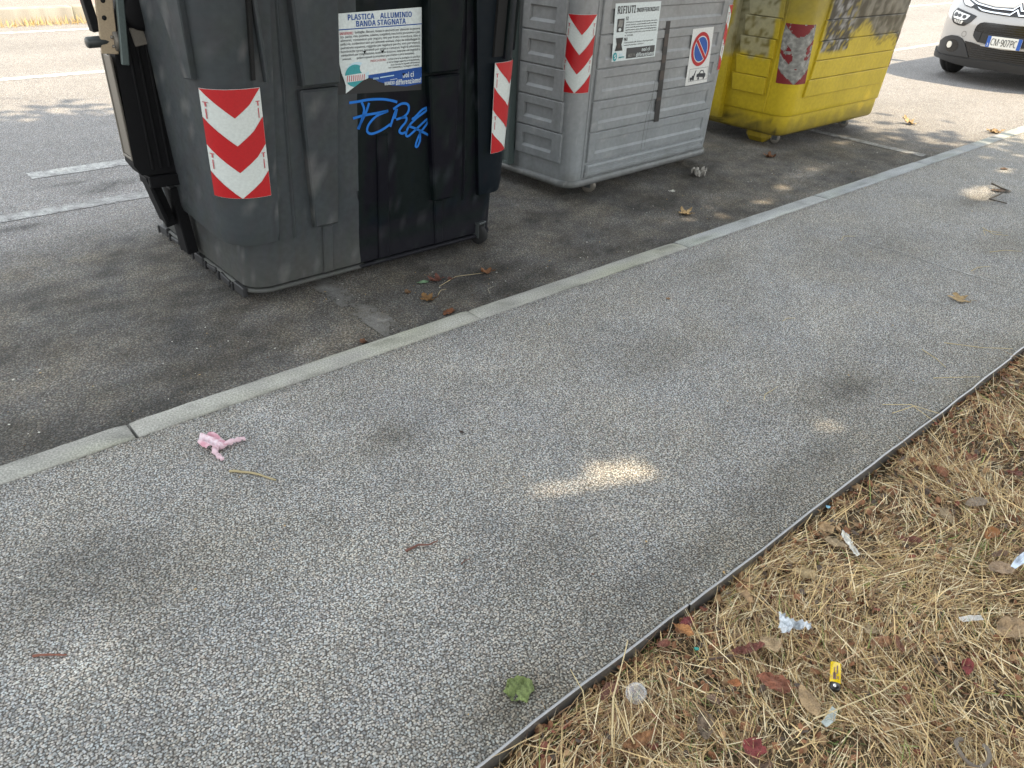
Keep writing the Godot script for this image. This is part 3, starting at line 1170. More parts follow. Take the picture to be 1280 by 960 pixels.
func dark_colour(l: float, v: float) -> Color:
	var painted := l > dark_edge(v)
	var k := DARK_RIGHT if painted else DARK_LEFT
	var n := noise.get_noise_2d(l * 2.4, v * 1.6)
	k = k * (1.0 + 0.12 * n + 0.08 * fine.get_noise_2d(l * 2.0, v * 0.5))
	# runs and scuffs
	var run := smoothstep(0.16, 0.5, noise.get_noise_2d(l * 22.0, v * 1.3)) * smoothstep(0.0, 0.3, 0.9 - v)
	k = k.lerp(Color(0.05, 0.052, 0.052) if not painted else Color(0.008, 0.009, 0.011), 0.55 * run)
	var dusty := smoothstep(0.22, -0.06, v + 0.06 * n)
	k = k.lerp(Color(0.10, 0.095, 0.082) if not painted else Color(0.022, 0.023, 0.024), 0.5 * dusty)
	var scrape := smoothstep(0.40, 0.48, fine.get_noise_2d(l * 0.9 + v * 2.0, v * 6.0))
	k = k.lerp(Color(0.16, 0.16, 0.155) if not painted else Color(0.04, 0.042, 0.045), 0.5 * scrape)
	return Color(k.r, k.g, k.b)


# how far the thick corner stands out from the wall: little on the front, more round the corner
func corner_out(w: Wall, l: float, v: float) -> float:
	return 0.024 + 0.024 * smoothstep(0.0, 0.12, absf(l) - w.flat(v) + 0.06)


func dark_bin() -> void:
	var w := Wall.new(0.682, -0.065, 0.045, 0.045, 0.10, 1.12)
	var b := thing("waste_container", "dark grey plastic waste container half painted black, with torn notice and blue graffiti", "waste container", Vector3(1.880, ROAD, -3.025), 0.0, "street waste containers in a row")
	var f := w.pt
	var m: Material = M.plastic
	put(b, "body", shell(w, levels(-0.035, 1.16, 0.05, 0.0), dark_colour, true, dark_edge), m)
	put(b, "base_lip", shell(w, [[-0.062, 0.002], [-0.060, 0.008], [-0.052, 0.010], [-0.047, 0.007], [-0.044, 0.001]], func(l, v): return dark_colour(l, v) * 1.25, true, dark_edge), m)
	# thicker corners that run back along the sides above the recessed base
	for sg in [-1.0, 1.0]:
		var s := begin()
		var vs := steps(0.172, 1.16, 0.045)
		var front := func(v: float) -> float: return 0.487 + 0.056 * (1.03 - v) / 0.85
		var ts := []
		for i in 31:
			ts.append(i / 30.0)
		var p := func(i: int, j: int, off: float) -> Array:
			var v: float = vs[j]
			var a: float = front.call(v)
			var fl := w.flat(v)
			var stop := fl + w.r * PI / 2 + 0.98
			var l: float = lerpf(a, stop, pow(ts[i], 1.5))
			var rise := 0.0
			if j == 0:
				rise = 0.025 * smoothstep(fl + 0.1, fl + 0.6, l) + 0.012 * cos((l - fl - 0.05) * 9.0) * (1.0 if l < fl + 0.25 else 0.0) - 0.006
			return [l, v + rise, off]
		for i in ts.size() - 1:
			for j in range(-1, vs.size() - 1):
				var c := []
				for e in [[i, j], [i + 1, j], [i + 1, j + 1], [i, j + 1]]:
					var q: Array = p.call(e[0], maxi(e[1], 0), 0.0)
					var out := corner_out(w, q[0], q[1])
					q[2] = -0.004 if e[1] < 0 else (out - 0.006 if e[1] == 0 else out)
					c.append([w.pt(sg * q[0], q[1], q[2]), dark_colour(sg * q[0], q[1]) * (1.0 if sg < 0 else 1.15)])
				s.set_smooth_group(3 if j < 0 else 0)
				if sg > 0:
					quad(s, c[0][0], c[1][0], c[2][0], c[3][0], [c[0][1], c[1][1], c[2][1], c[3][1]])
				else:
					quad(s, c[1][0], c[0][0], c[3][0], c[2][0], [c[1][1], c[0][1], c[3][1], c[2][1]])
		s.set_smooth_group(5)
		for j in vs.size() - 1:
			var q0: Array = p.call(0, j, 0.0)
			var q1: Array = p.call(0, j + 1, 0.0)
			var k := [dark_colour(sg * q0[0], q0[1]), dark_colour(sg * q0[0], q0[1]), dark_colour(sg * q0[0], q1[1]), dark_colour(sg * q0[0], q1[1])]
			quad(s, w.pt(sg * q0[0], q0[1], 0.0), w.pt(sg * q0[0], q0[1], corner_out(w, q0[0], q0[1])), w.pt(sg * q1[0], q1[1], corner_out(w, q1[0], q1[1])), w.pt(sg * q1[0], q1[1], 0.0), k)
		put(b, "corner_panel", done(s), m)
		# fins above the corner, and the slot between them
		var fin := begin(false)
		var e0 := 0.922 if sg < 0 else 0.93
		plate(fin, f, quad2(sg * 0.779, 0.833, sg * 0.747, 0.836, sg * 0.752, 1.16, sg * (e0 + 0.02), 1.16) if sg > 0 else quad2(-0.779, 0.833, -0.747, 0.836, -0.755, 1.16, -e0 - 0.02, 1.16), 0.036, 0.072, 0.004, {}, 0.06, dark_colour)
		put(b, "fin", done(fin), m)
		var slot := begin(false)
		plate(slot, f, quad2(sg * 0.592, 0.83, sg * 0.578, 0.83, sg * 0.558, 1.16, sg * 0.574, 1.16) if sg < 0 else quad2(0.585, 0.83, 0.635, 0.83, 0.65, 1.16, 0.60, 1.16), 0.018, 0.042, 0.001, {}, 0.06)
		put(b, "slot", done(slot), M.dark_gap)
		fin = begin(false)
		var t: float = sg * (0.556 if sg < 0 else 0.66)
		plate(fin, f, quad2(t - 0.006 - sg * 0.02, 0.82, t + 0.006 - sg * 0.02, 0.82, t + 0.006, 1.16, t - 0.006, 1.16), 0.018, 0.055, 0.002, {}, 0.06, dark_colour)
		put(b, "fin", done(fin), m)
		# pilasters: an upper block, a lower one and a slim rib under it
		put(b, "pilaster", plated(f, [Vector2(minf(sg * 0.386, sg * 0.222), 0.786), Vector2(maxf(sg * 0.386, sg * 0.222), 0.786), Vector2(maxf(sg * 0.410, sg * 0.208), 1.16), Vector2(minf(sg * 0.410, sg * 0.208), 1.16)], 0.0, 0.048, 0.009, {}, 0.06, dark_colour), m)
		put(b, "pilaster", plated(f, [Vector2(minf(sg * 0.374, sg * 0.262), 0.198), Vector2(maxf(sg * 0.374, sg * 0.262), 0.198), Vector2(maxf(sg * 0.396, sg * 0.226), 0.772), Vector2(minf(sg * 0.396, sg * 0.226), 0.772)], 0.0, 0.036, 0.008, {}, 0.06, dark_colour), m)
		put(b, "rib", plated(f, [Vector2(minf(sg * 0.335, sg * 0.288), -0.035), Vector2(maxf(sg * 0.335, sg * 0.288), -0.035), Vector2(maxf(sg * 0.328, sg * 0.277), 0.19), Vector2(minf(sg * 0.328, sg * 0.277), 0.19)], 0.0, 0.012, 0.006, {}, 0.05, dark_colour), m)
		put(b, "groove", plated(f, [Vector2(minf(sg * 0.468, sg * 0.452), 0.16), Vector2(maxf(sg * 0.468, sg * 0.452), 0.16), Vector2(maxf(sg * 0.452, sg * 0.44), 1.16), Vector2(minf(sg * 0.452, sg * 0.44), 1.16)], 0.0, 0.007, 0.006, {}, 0.06, dark_colour), m)
		arrow_strip(b, w, sg * (0.657 if sg < 0 else 0.672), 0.172 if sg < 0 else 0.178, 0.386, 0.806, 0.0530)
	put(b, "rib", plated(f, quad2(-0.042, -0.035, 0.020, -0.035, 0.020, 0.548, -0.034, 0.548), 0.0, 0.013, 0.006, {}, 0.06, dark_colour), m)
	# upright hollow along the left side
	put(b, "side_groove", plated(f, quad2(-1.075, 0.42, -1.03, 0.42, -0.985, 0.79, -1.03, 0.79), 0.039, 0.0415, 0.001), M.car_black)
	# collar and lid
	put(b, "collar", shell(w, [[1.135, 0.002], [1.14, 0.05], [1.15, 0.058], [1.24, 0.058], [1.25, 0.05], [1.25, 0.0]], dark_colour, false), m)
	put(b, "lid", shell(w, [[1.25, 0.045], [1.30, 0.045], [1.42, 0.02], [1.52, -0.06], [1.57, -0.16], [1.59, -0.24]], func(_l, _v): return Color(0.02, 0.022, 0.024), true, null, 0.01), m)
	for q in [[0.575, -0.005], [-0.5, -0.18], [0.55, -1.0], [-0.5, -1.0]]:
		castor(b, Vector3(q[0], 0.0, q[1]), 0.034 if q[0] < 0 else 0.052, 0.25)
	# steel lifting gear on the left side: flange box, bracket plate, lever and pin
	var zf := -0.475
	var flange := put(b, "lifting_frame", conformed([Vector2(-0.72, 0.475), Vector2(-0.895, 0.487), Vector2(-0.918, 0.53), Vector2(-0.898, 1.0), Vector2(-0.80, 1.38), Vector2(-0.66, 1.38), Vector2(-0.66, 0.475)], func(u, v, o): return Vector3(u, v, zf + o), 0.2, 0.0, 0.11), M.black_steel)
	var s := begin(false)
	bevel_box(s, Vector3(-0.9135, 0.76, zf - 0.056), Vector3(0.006, 0.40, 0.10), 0.002)
	for e in [[-0.05, 0.008], [0.05, 0.008]]:
		bevel_box(s, Vector3(-0.918, 0.76, zf - 0.056 + e[0]), Vector3(0.006, 0.42, e[1]), 0.002)
	bevel_box(s, Vector3(-0.918, 0.557, zf - 0.056), Vector3(0.006, 0.012, 0.10), 0.002)
	put(flange, "side_plate", done(s), M.worn_steel)
	s = begin(false)
	for u in [-0.845, -0.81, -0.775]:
		bevel_box(s, Vector3(u, 0.78, zf + 0.004), Vector3(0.012, 0.55, 0.012), 0.003)
	put(flange, "stiffener", done(s), M.black_steel)
	var bracket := put(b, "bracket_plate", box_mesh(Vector3(-0.90, 1.12, zf - 0.005), Vector3(0.062, 0.30, 0.014), 0.002, Basis(Vector3.BACK, -0.10)), M.tan_steel)
	for h in [[-0.918, 1.20], [-0.902, 1.16], [-0.892, 1.215], [-0.91, 1.10]]:
		s = begin()
		lathe(s, Vector3(h[0], h[1], zf + 0.001), Vector3.BACK, [[0, 0.0005], [0.003, 0.009], [0.0035, 0.0005]], 12)
		put(bracket, "bolt_hole", done(s), M.dark_gap)
	put(b, "lever_bar", box_mesh(Vector3(-0.856, 1.10, zf + 0.03), Vector3(0.028, 0.34, 0.02), 0.003, Basis(Vector3.BACK, -0.12)), M.green_steel)
	put(b, "hanging_strip", box_mesh(Vector3(-0.955, 1.17, zf - 0.03), Vector3(0.03, 0.24, 0.05), 0.003, Basis(Vector3.BACK, 0.10)), M.black_steel)
	s = begin()
	lathe(s, Vector3(-0.90, 1.015, zf - 0.02), Vector3(-1, 0.0, 0.10), [[-0.06, 0.001], [-0.06, 0.021], [0.085, 0.021], [0.09, 0.018], [0.09, 0.001]], 18)
	var pin := put(b, "lifting_pin", done(s), M.pin_steel)
	s = begin()
	lathe(s, Vector3(-0.90, 1.015, zf - 0.02), Vector3(-1, 0.0, 0.10), [[-0.035, 0.001], [-0.035, 0.043], [-0.008, 0.043], [-0.004, 0.038], [-0.004, 0.001]], 20)
	for t in 6:
		var a := TAU * t / 6
		bevel_box(s, Vector3(-0.897, 1.015 + 0.033 * cos(a), zf - 0.02 + 0.033 * sin(a)), Vector3(0.014, 0.011, 0.011), 0.002)
	put(pin, "flange", done(s), M.worn_steel)
	s = begin()
	lathe(s, Vector3(-0.78, 1.12, zf + 0.01), Vector3(0, 0, 1), [[0, 0.001], [0, 0.07], [0.02, 0.07], [0.03, 0.05], [0.03, 0.001]], 20)
	put(b, "pivot", done(s), M.black_steel)
	put(b, "latch_plate", box_mesh(Vector3(-0.80, 1.03, zf + 0.012), Vector3(0.05, 0.07, 0.008), 0.002, Basis(Vector3.BACK, 0.15)), M.worn_steel)
	# broken bracket and notched foot rail low on the left side
	s = begin(false)
	bevel_box(s, Vector3(-0.81, 0.34, zf - 0.10), Vector3(0.05, 0.26, 0.02), 0.003, Basis(Vector3.BACK, 0.22))
	bevel_box(s, Vector3(-0.845, 0.36, zf - 0.06), Vector3(0.016, 0.22, 0.09), 0.003, Basis(Vector3.BACK, 0.22))
	bevel_box(s, Vector3(-0.80, 0.45, zf - 0.06), Vector3(0.14, 0.05, 0.14), 0.004)
	bevel_box(s, Vector3(-0.74, 0.24, zf - 0.09), Vector3(0.05, 0.32, 0.10), 0.004, Basis(Vector3.BACK, 0.08))
	put(b, "broken_bracket", done(s), M.black_steel)
	s = begin(false)
	for t in 7:
		var z := -0.10 - 0.15 * t
		bevel_box(s, Vector3(-0.690, 0.040 - 0.006 * (t % 2), z), Vector3(0.022, 0.045 - 0.012 * (t % 3), 0.10), 0.004, Basis(Vector3.RIGHT, 0.1 * sin(t * 2.0)))
		bevel_box(s, Vector3(-0.694, 0.03, z - 0.07), Vector3(0.02, 0.04, 0.012), 0.003)
	put(b, "foot_rail", done(s), M.plastic)
	(b.get_node("foot_rail") as MeshInstance3D).material_override = M.car_black
	notice(b, w)
	var g := begin()
	for p in [
		[[122, 215], [200, 225], [300, 235], [420, 265], [500, 300], [552, 330]], [[230, 240], [245, 300], [235, 350], [200, 430], [175, 480]], [[295, 265], [260, 340], [215, 410], [170, 475]],
		[[140, 365], [240, 365], [350, 378], [462, 388]], [[462, 388], [350, 405], [275, 460], [252, 520], [290, 558], [380, 552], [470, 520]],
		[[540, 390], [505, 460], [468, 545]], [[510, 385], [590, 357], [650, 380], [655, 440], [610, 485], [530, 492]], [[545, 392], [530, 440], [515, 480]],
		[[575, 490], [625, 500], [620, 540], [575, 580], [550, 615], [575, 645], [625, 640]],
		[[850, 468], [790, 470], [700, 530], [680, 525]], [[850, 468], [830, 490], [730, 535], [650, 590], [612, 660], [630, 690], [690, 660], [790, 600], [872, 560]],
		[[640, 590], [700, 630], [780, 695], [855, 760]], [[872, 560], [820, 630], [750, 700], [700, 800], [715, 825], [745, 770], [750, 690], [745, 660]]]:
		var line := []
		for q in p:
			line.append(GRAFFITI.call(Vector2(q[0], q[1])))
		stroke(g, line, 0.0105, f, 0.0030)
	var tag_mesh := done(g)
	put(b, "graffiti", tag_mesh, M.blue_spray, "blue sprayed scrawl under the torn notice")


# scrawl sketched on a 1000-unit sheet, laid on the container's front
var GRAFFITI := func(q: Vector2) -> Vector2:
	var x := q.x / 1000.0
	var y := q.y / 1000.0
	return Vector2(-0.2365 + 0.545 * x + 0.035 * y, 0.785 - 0.445 * y + 0.068 * x)


func notice(b: Node3D, w: Wall) -> void:
	var f := w.pt
	var o := 0.0045
	var outline := [Vector2(-0.205, 1.039), Vector2(-0.206, 0.973), Vector2(-0.205, 0.883), Vector2(-0.193, 0.82), Vector2(-0.175, 0.769), Vector2(-0.177, 0.737), Vector2(-0.130, 0.762), Vector2(-0.093, 0.782), Vector2(-0.064, 0.789), Vector2(-0.04, 0.783), Vector2(-0.015, 0.769), Vector2(0.05, 0.748), Vector2(0.122, 0.738), Vector2(0.204, 0.743), Vector2(0.204, 1.049)]
	put(b, "torn_glue", conformed([Vector2(-0.215, 0.735), Vector2(0.205, 0.715), Vector2(0.206, 0.80), Vector2(-0.205, 0.90)], f, 0.2, 0.0018), M.glue_film)
	var n := put(b, "notice", conformed(outline, f, 0.1, o, 0.001), M.notice_white, "torn white and blue notice listing plastic and aluminium waste")
	var p := func(called: String, pts: Array, m: Material, e := 0.0010) -> void:
		for piece in Geometry2D.intersect_polygons(PackedVector2Array(pts), PackedVector2Array(outline)):
			put(n, called, conformed(Array(piece), f, 0.1, o + e), m)
	p.call("blue_rule", quad2(-0.205, 0.9785, 0.204, 0.9825, 0.204, 0.9865, -0.205, 0.9825), M.blue_print)
	p.call("blue_panel", quad2(-0.06, 0.70, 0.204, 0.70, 0.204, 0.8125, -0.07, 0.800), M.blue_print)
	p.call("panel_line", quad2(0.04, 0.771, 0.075, 0.773, 0.075, 0.775, 0.04, 0.773), M.notice_white, 0.0016)
	p.call("logo", ellipse(Vector2(-0.120, 0.806), Vector2(0.056, 0.050)), M.pale_print)
	p.call("logo_colour", ellipse(Vector2(-0.130, 0.803), Vector2(0.048, 0.044)), M.teal_print, 0.0016)
	p.call("logo_glint", ellipse(Vector2(-0.085, 0.83), Vector2(0.022, 0.022)), M.notice_white, 0.0022)
	p.call("logo_band", quad2(-0.20, 0.779, -0.075, 0.783, -0.082, 0.812, -0.20, 0.806), M.notice_white, 0.0024)
	for i in 9:
		p.call("logo_letter", quad2(-0.172 + 0.010 * i, 0.783, -0.168 + 0.010 * i, 0.783, -0.165 + 0.010 * i, 0.806, -0.169 + 0.010 * i, 0.806), M.red_print, 0.0030)
	var ink: Material = M.black_print
	lettering(n, "PLASTICA    ALLUMINIO", f, -0.152, 1.0135, 0.305, 0.021, o + 0.0012, M.blue_print, true)
	lettering(n, "BANDA STAGNATA", f, -0.115, 0.9885, 0.238, 0.021, o + 0.0012, M.blue_print, true)
	var lines := ["INSERIRE:", "bottiglie, flaconi, buste e sacchetti per alimenti in genere", "(es. pasta, riso, patatine, salatini, surgelati), vaschette portauova e per", "alimenti, contenitori per yogurt, reti per frutta e verdura, film e", "pellicole, contenitori vari per alimenti animali, chips da imballaggio in", "polistirolo espanso, reggette per legatura pacchi, vasi per vivaisti,", "bombolette spray, barattoli per pelati e conserve, fogli di alluminio,", "contenitori per congelazione, scatolette di tonno, latta per olii vegetali e"]
	lettering(n, lines[0], f, -0.192, 0.9615, 0.062, 0.0095, o + 0.0012, M.red_print, true)
	lettering(n, lines[1], f, -0.122, 0.9605, 0.317, 0.0120, o + 0.0012, ink, false)
	for i in range(2, 8):
		lettering(n, lines[i], f, -0.190, 0.9605 - 0.0138 * (i - 1), 0.385, 0.0120, o + 0.0012, ink, false)
	lettering(n, "animali,", f, -0.186, 0.8650, 0.042, 0.0095, o + 0.0012, ink, false)
	lettering(n, "poliaccoppiati (contenitori per il latte e altre bevande).", f, -0.118, 0.8640, 0.285, 0.0115, o + 0.0012, ink, false)
	lettering(n, "INDICAZIONI:", f, -0.055, 0.8505, 0.078, 0.0085, o + 0.0012, M.red_print, false)
	lettering(n, "schiacciare le bottiglie in plastica", f, 0.032, 0.8495, 0.162, 0.0105, o + 0.0012, ink, false)
	lettering(n, "e verso tappo aperto a disposizione,", f, 0.026, 0.8375, 0.168, 0.0105, o + 0.0012, ink, false)
	lettering(n, "non lasciare liquidi all'interno", f, 0.046, 0.8265, 0.148, 0.0095, o + 0.0012, ink, false)
	lettering(n, "nei contenitori, bottiglie e lattine.", f, 0.034, 0.8160, 0.158, 0.0090, o + 0.0012, ink, false)
	lettering(n, "www.", f, -0.045, 0.780, 0.03, 0.008, o + 0.0018, M.pale_print, false)
	put(n, "web_line", conformed(quad2(-0.01, 0.784, 0.06, 0.787, 0.06, 0.791, -0.01, 0.788), f, 0.1, o + 0.0018), M.pale_print)
	lettering(n, "NUMERO", f, 0.012, 0.752, 0.05, 0.014, o + 0.0018, M.notice_white, true)
	lettering(n, "noi ci", f, 0.105, 0.775, 0.056, 0.022, o + 0.0018, M.notice_white, true)
	lettering(n, "differenziamo!", f, 0.068, 0.748, 0.132, 0.022, o + 0.0018, M.notice_white, true)
	for h in [[-0.082, 0.893], [0.004, 0.889], [0.108, 0.790]]:
		put(n, "tear", conformed([Vector2(h[0] - 0.007, h[1] + 0.004), Vector2(h[0] - 0.001, h[1] - 0.008), Vector2(h[0] + 0.005, h[1] - 0.002), Vector2(h[0] + 0.008, h[1] + 0.006), Vector2(h[0], h[1] + 0.003)], f, 0.1, o + 0.0028), M.dark_gap)


func grey_colour(l: float, v: float) -> Color:
	var k := Color(0.285, 0.29, 0.288)
	k = k * (1.0 + 0.10 * noise.get_noise_2d(l * 1.5, v * 2.0) + 0.10 * fine.get_noise_2d(l * 2.2, v * 0.25))
	var run := smoothstep(0.10, 0.45, noise.get_noise_2d(l * 26.0 + 9, v * 1.1))
	k = k.lerp(Color(0.17, 0.165, 0.155), 0.45 * run)
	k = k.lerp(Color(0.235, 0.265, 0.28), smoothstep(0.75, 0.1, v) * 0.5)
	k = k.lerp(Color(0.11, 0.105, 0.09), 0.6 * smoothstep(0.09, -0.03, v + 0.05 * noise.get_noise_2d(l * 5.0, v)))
	var spot := smoothstep(0.42, 0.5, fine.get_noise_2d(l * 4.0 + 5, v * 4.0))
	k = k.lerp(Color(0.42, 0.42, 0.41), 0.4 * spot)
	return Color(k.r, k.g, k.b)


func grey_bin() -> void:
	var w := Wall.new(0.72, 0.0, 0.035, 0.035, 0.08, 1.25)
	var b := thing("waste_container", "light grey panelled waste container with no-parking sticker and black tape", "waste container", Vector3(4.045, ROAD, -3.275), 0.035, "street waste containers in a row")
	var f := w.pt
	var m: Material = M.glossy_plastic
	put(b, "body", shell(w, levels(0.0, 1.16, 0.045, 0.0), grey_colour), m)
	put(b, "base_lip", shell(w, [[-0.022, -0.01], [-0.020, 0.012], [-0.006, 0.016], [0.018, 0.012], [0.022, 0.0]], func(l, v): return grey_colour(l, v) * 0.85), m)
	var rows := [0.118, 0.297, 0.478, 0.654, 0.835, 1.015, 1.16]
	for i in rows.size() - 1:
		var lo: float = rows[i] + 0.005
		var hi: float = rows[i + 1] - 0.001
		put(b, "front_panel", plated(f, quad2(-0.583, lo, 0.628, lo, 0.634, hi, -0.583, hi), -0.001, 0.014, 0.004, {"l": 0.058, "r": 0.052, "b": 0.045, "t": 0.045, "depth": 0.010, "bevel": 0.006, "bottom_bevel": 0.014}, 0.06, grey_colour), m)
		for sg in [-1.0, 1.0]:
			var a: float = sg * (0.765 + 0.022 * i * 0.55)
			var c: float = sg * 1.155
			put(b, "side_panel", plated(f, quad2(minf(a, c), lo, maxf(a, c), lo, maxf(a, c), hi, minf(a, c), hi), -0.001, 0.014, 0.004, {"l": 0.06, "r": 0.075, "b": 0.045, "t": 0.045, "depth": 0.011, "bevel": 0.006, "bottom_bevel": 0.016}, 0.06, grey_colour), m)
	put(b, "skirt_moulding", plated(f, quad2(-0.59, 0.030, 0.640, 0.030, 0.630, 0.106, -0.583, 0.106), -0.001, 0.020, 0.010, {"l": 0.02, "r": 0.02, "b": 0.028, "t": 0.02, "depth": 0.008, "bevel": 0.006}, 0.08, grey_colour), m)
	for sg in [-1.0, 1.0]:
		put(b, "corner_rib", plated(f, quad2(sg * 0.605 - 0.008, 0.03, sg * 0.605 + 0.008, 0.03, sg * 0.612 + 0.008, 1.16, sg * 0.612 - 0.008, 1.16), -0.001, 0.006, 0.004, {}, 0.1, grey_colour), m)
		put(b, "lifting_post", plated(f, quad2(minf(sg * 1.165, sg * 1.235), 0.03, maxf(sg * 1.165, sg * 1.235), 0.03, maxf(sg * 1.20, sg * 1.27), 1.16, minf(sg * 1.20, sg * 1.27), 1.16), 0.0, 0.055, 0.006, {"l": 0.012, "r": 0.012, "b": 0.02, "t": 0.02, "depth": 0.008, "bevel": 0.003}, 0.2), M.green_steel)
		for i in 9:
			var s := begin()
			var v := 0.12 + 0.11 * i
			var at := w.pt(sg * (1.165 + 0.035 * v + 0.036), v, 0.047)
			lathe(s, at, Vector3(sg, 0, 0), [[0, 0.0005], [0.001, 0.006], [0.004, 0.005], [0.005, 0.0005]], 8)
			put(b.get_node("lifting_post" if sg < 0 else "lifting_post_001"), "rivet", done(s), M.worn_steel)
	put(b, "collar", shell(w, [[1.14, 0.0], [1.145, 0.03], [1.22, 0.035], [1.225, 0.0]], grey_colour, false), m)
	put(b, "lid", shell(w, [[1.225, 0.03], [1.30, 0.03], [1.42, 0.0], [1.52, -0.08], [1.56, -0.20]], func(_l, _v): return Color(0.10, 0.115, 0.11), true, null, 0.01), m)
	arrow_strip(b, w, -0.724, 0.186, 0.535, 0.945, 0.003, 0.02)
	arrow_strip(b, w, 0.735, 0.165, 0.548, 0.945, 0.003)
	for q in [[-0.46, -0.06], [0.60, -0.14], [-0.55, -1.1], [0.55, -1.1]]:
		castor(b, Vector3(q[0], 0.0, q[1]), 0.046, 0.4)
	# notice for general waste
	var n := put(b, "notice", conformed(quad2(-0.469, 0.689, -0.070, 0.690, -0.086, 0.993, -0.494, 0.994), f, 0.1, 0.0155, 0.001), M.notice_white, "white printed notice for unsorted waste")
	var g := func(l: float, v: float, o: float) -> Vector3: return w.pt(l - 0.065 * (v - 0.69), v, o)
	var ink: Material = M.grey_print
	var lay := func(called: String, pts: Array, mm: Material, e := 0.0012) -> void:
		put(n, called, conformed(pts, g, 0.1, 0.0155 + e), mm)
	lettering(n, "RIFIUTI", g, -0.452, 0.940, 0.155, 0.040, 0.0168, ink)
	lettering(n, "INDIFFERENZIATI", g, -0.285, 0.943, 0.205, 0.022, 0.0168, ink)
	lettering(n, "SI", g, -0.375, 0.905, 0.022, 0.018, 0.0168, ink)
	lettering(n, "NO", g, -0.375, 0.795, 0.030, 0.018, 0.0168, ink)
	var texts := ["Scarti di cucina non compostabili, carta sporca, gomma, stracci sporchi,", "pannolini, assorbenti, cosmetici, lampadine, cassette audio e video,", "penne e pennarelli, giocattoli rotti, mozziconi, polveri di casa,", "oggetti in ceramica, spugne, lettiere, sacchi dell'aspirapolvere,", "legno trattato, piatti rotti, scarpe vecchie, cd e dvd"]
	for i in 5:
		lettering(n, texts[i], g, -0.372, 0.888 - 0.0135 * i, 0.285, 0.0095, 0.0168, ink, false)
	lettering(n, "e simili.", g, -0.372, 0.820, 0.075, 0.0095, 0.0168, ink, false)
	lettering(n, "rifiuti riciclabili, pile, farmaci, rifiuti ingombranti,", g, -0.372, 0.780, 0.27, 0.0095, 0.0168, ink, false)
	lettering(n, "materiali pericolosi, calcinacci", g, -0.372, 0.766, 0.175, 0.0095, 0.0168, ink, false)
	lay.call("picture", quad2(-0.448, 0.845, -0.388, 0.845, -0.388, 0.915, -0.448, 0.915), M.grey_print)
	lay.call("picture_detail", quad2(-0.440, 0.875, -0.405, 0.870, -0.395, 0.905, -0.432, 0.910), M.faded_film, 0.002)
	lay.call("picture_detail", ellipse(Vector2(-0.422, 0.858), Vector2(0.012, 0.009), 10), M.notice_white, 0.002)
	lay.call("picture", [Vector2(-0.452, 0.745), Vector2(-0.382, 0.745), Vector2(-0.396, 0.778), Vector2(-0.384, 0.815), Vector2(-0.450, 0.815), Vector2(-0.438, 0.78)], M.black_tape)
	lay.call("picture_detail", ellipse(Vector2(-0.418, 0.772), Vector2(0.014, 0.014), 10), M.brown_tape, 0.002)
	lay.call("logo", ellipse(Vector2(-0.445, 0.715), Vector2(0.019, 0.024), 18), M.teal_print)
	lettering(n, "S", g, -0.453, 0.703, 0.016, 0.024, 0.0178, M.notice_white)
	lettering(n, "ASC", g, -0.412, 0.718, 0.034, 0.012, 0.0168, M.pale_print)
	lettering(n, "AMBIENTE", g, -0.412, 0.704, 0.052, 0.009, 0.0168, M.teal_print)
	lay.call("black_panel", quad2(-0.345, 0.697, -0.082, 0.697, -0.082, 0.755, -0.345, 0.755), M.grey_print)
	lettering(n, "noi ci", g, -0.205, 0.729, 0.075, 0.020, 0.0180, M.notice_white)
	lettering(n, "differenziamo!", g, -0.255, 0.701, 0.170, 0.022, 0.0180, M.notice_white)
	lettering(n, "ASCO SPA", g, -0.330, 0.706, 0.065, 0.016, 0.0180, M.faded_film)
	# no-parking sticker
	var sign_ := put(b, "no_parking_sticker", conformed(quad2(0.299, 0.482, 0.539, 0.485, 0.505, 0.825, 0.281, 0.823), f, 0.1, 0.0155, 0.001), M.sign_white, "white sticker with no-parking roundel and tow truck")
	var h := func(l: float, v: float, o: float) -> Vector3: return w.pt(l - 0.06 * (v - 0.6), v, o)
	var c := Vector2(0.405, 0.698)
	put(sign_, "roundel", conformed(ellipse(c, Vector2(0.098, 0.103), 32), h, 0.1, 0.0167), M.sign_red)
	put(sign_, "roundel_blue", conformed(ellipse(c, Vector2(0.076, 0.080), 32), h, 0.1, 0.0175), M.sign_white)
	put(sign_, "roundel_blue", conformed(ellipse(c, Vector2(0.070, 0.074), 32), h, 0.1, 0.0183), M.sign_blue)
	for e in [[0.030, M.sign_white, 0.0191], [0.021, M.sign_red, 0.0199]]:
		put(sign_, "slash", conformed(band([c + Vector2(-0.054, 0.056), c + Vector2(0.054, -0.056)], e[0]), h, 0.1, e[2]), e[1])
	put(sign_, "box_line", ring_box(h, 0.318, 0.505, 0.522, 0.583, 0.002, 0.0168), M.grey_print)
	put(sign_, "tow_truck", conformed([Vector2(0.330, 0.515), Vector2(0.375, 0.515), Vector2(0.378, 0.535), Vector2(0.392, 0.572), Vector2(0.386, 0.574), Vector2(0.366, 0.540), Vector2(0.352, 0.540), Vector2(0.350, 0.530), Vector2(0.330, 0.530)], h, 0.1, 0.0168), M.black_print)
	put(sign_, "towed_car", conformed([Vector2(0.402, 0.528), Vector2(0.500, 0.520), Vector2(0.502, 0.540), Vector2(0.486, 0.548), Vector2(0.470, 0.566), Vector2(0.440, 0.568), Vector2(0.424, 0.550), Vector2(0.402, 0.545)], h, 0.1, 0.0168), M.black_print)
	put(sign_, "towed_car_window", conformed([Vector2(0.434, 0.549), Vector2(0.476, 0.546), Vector2(0.465, 0.561), Vector2(0.443, 0.562)], h, 0.1, 0.0176), M.sign_white)
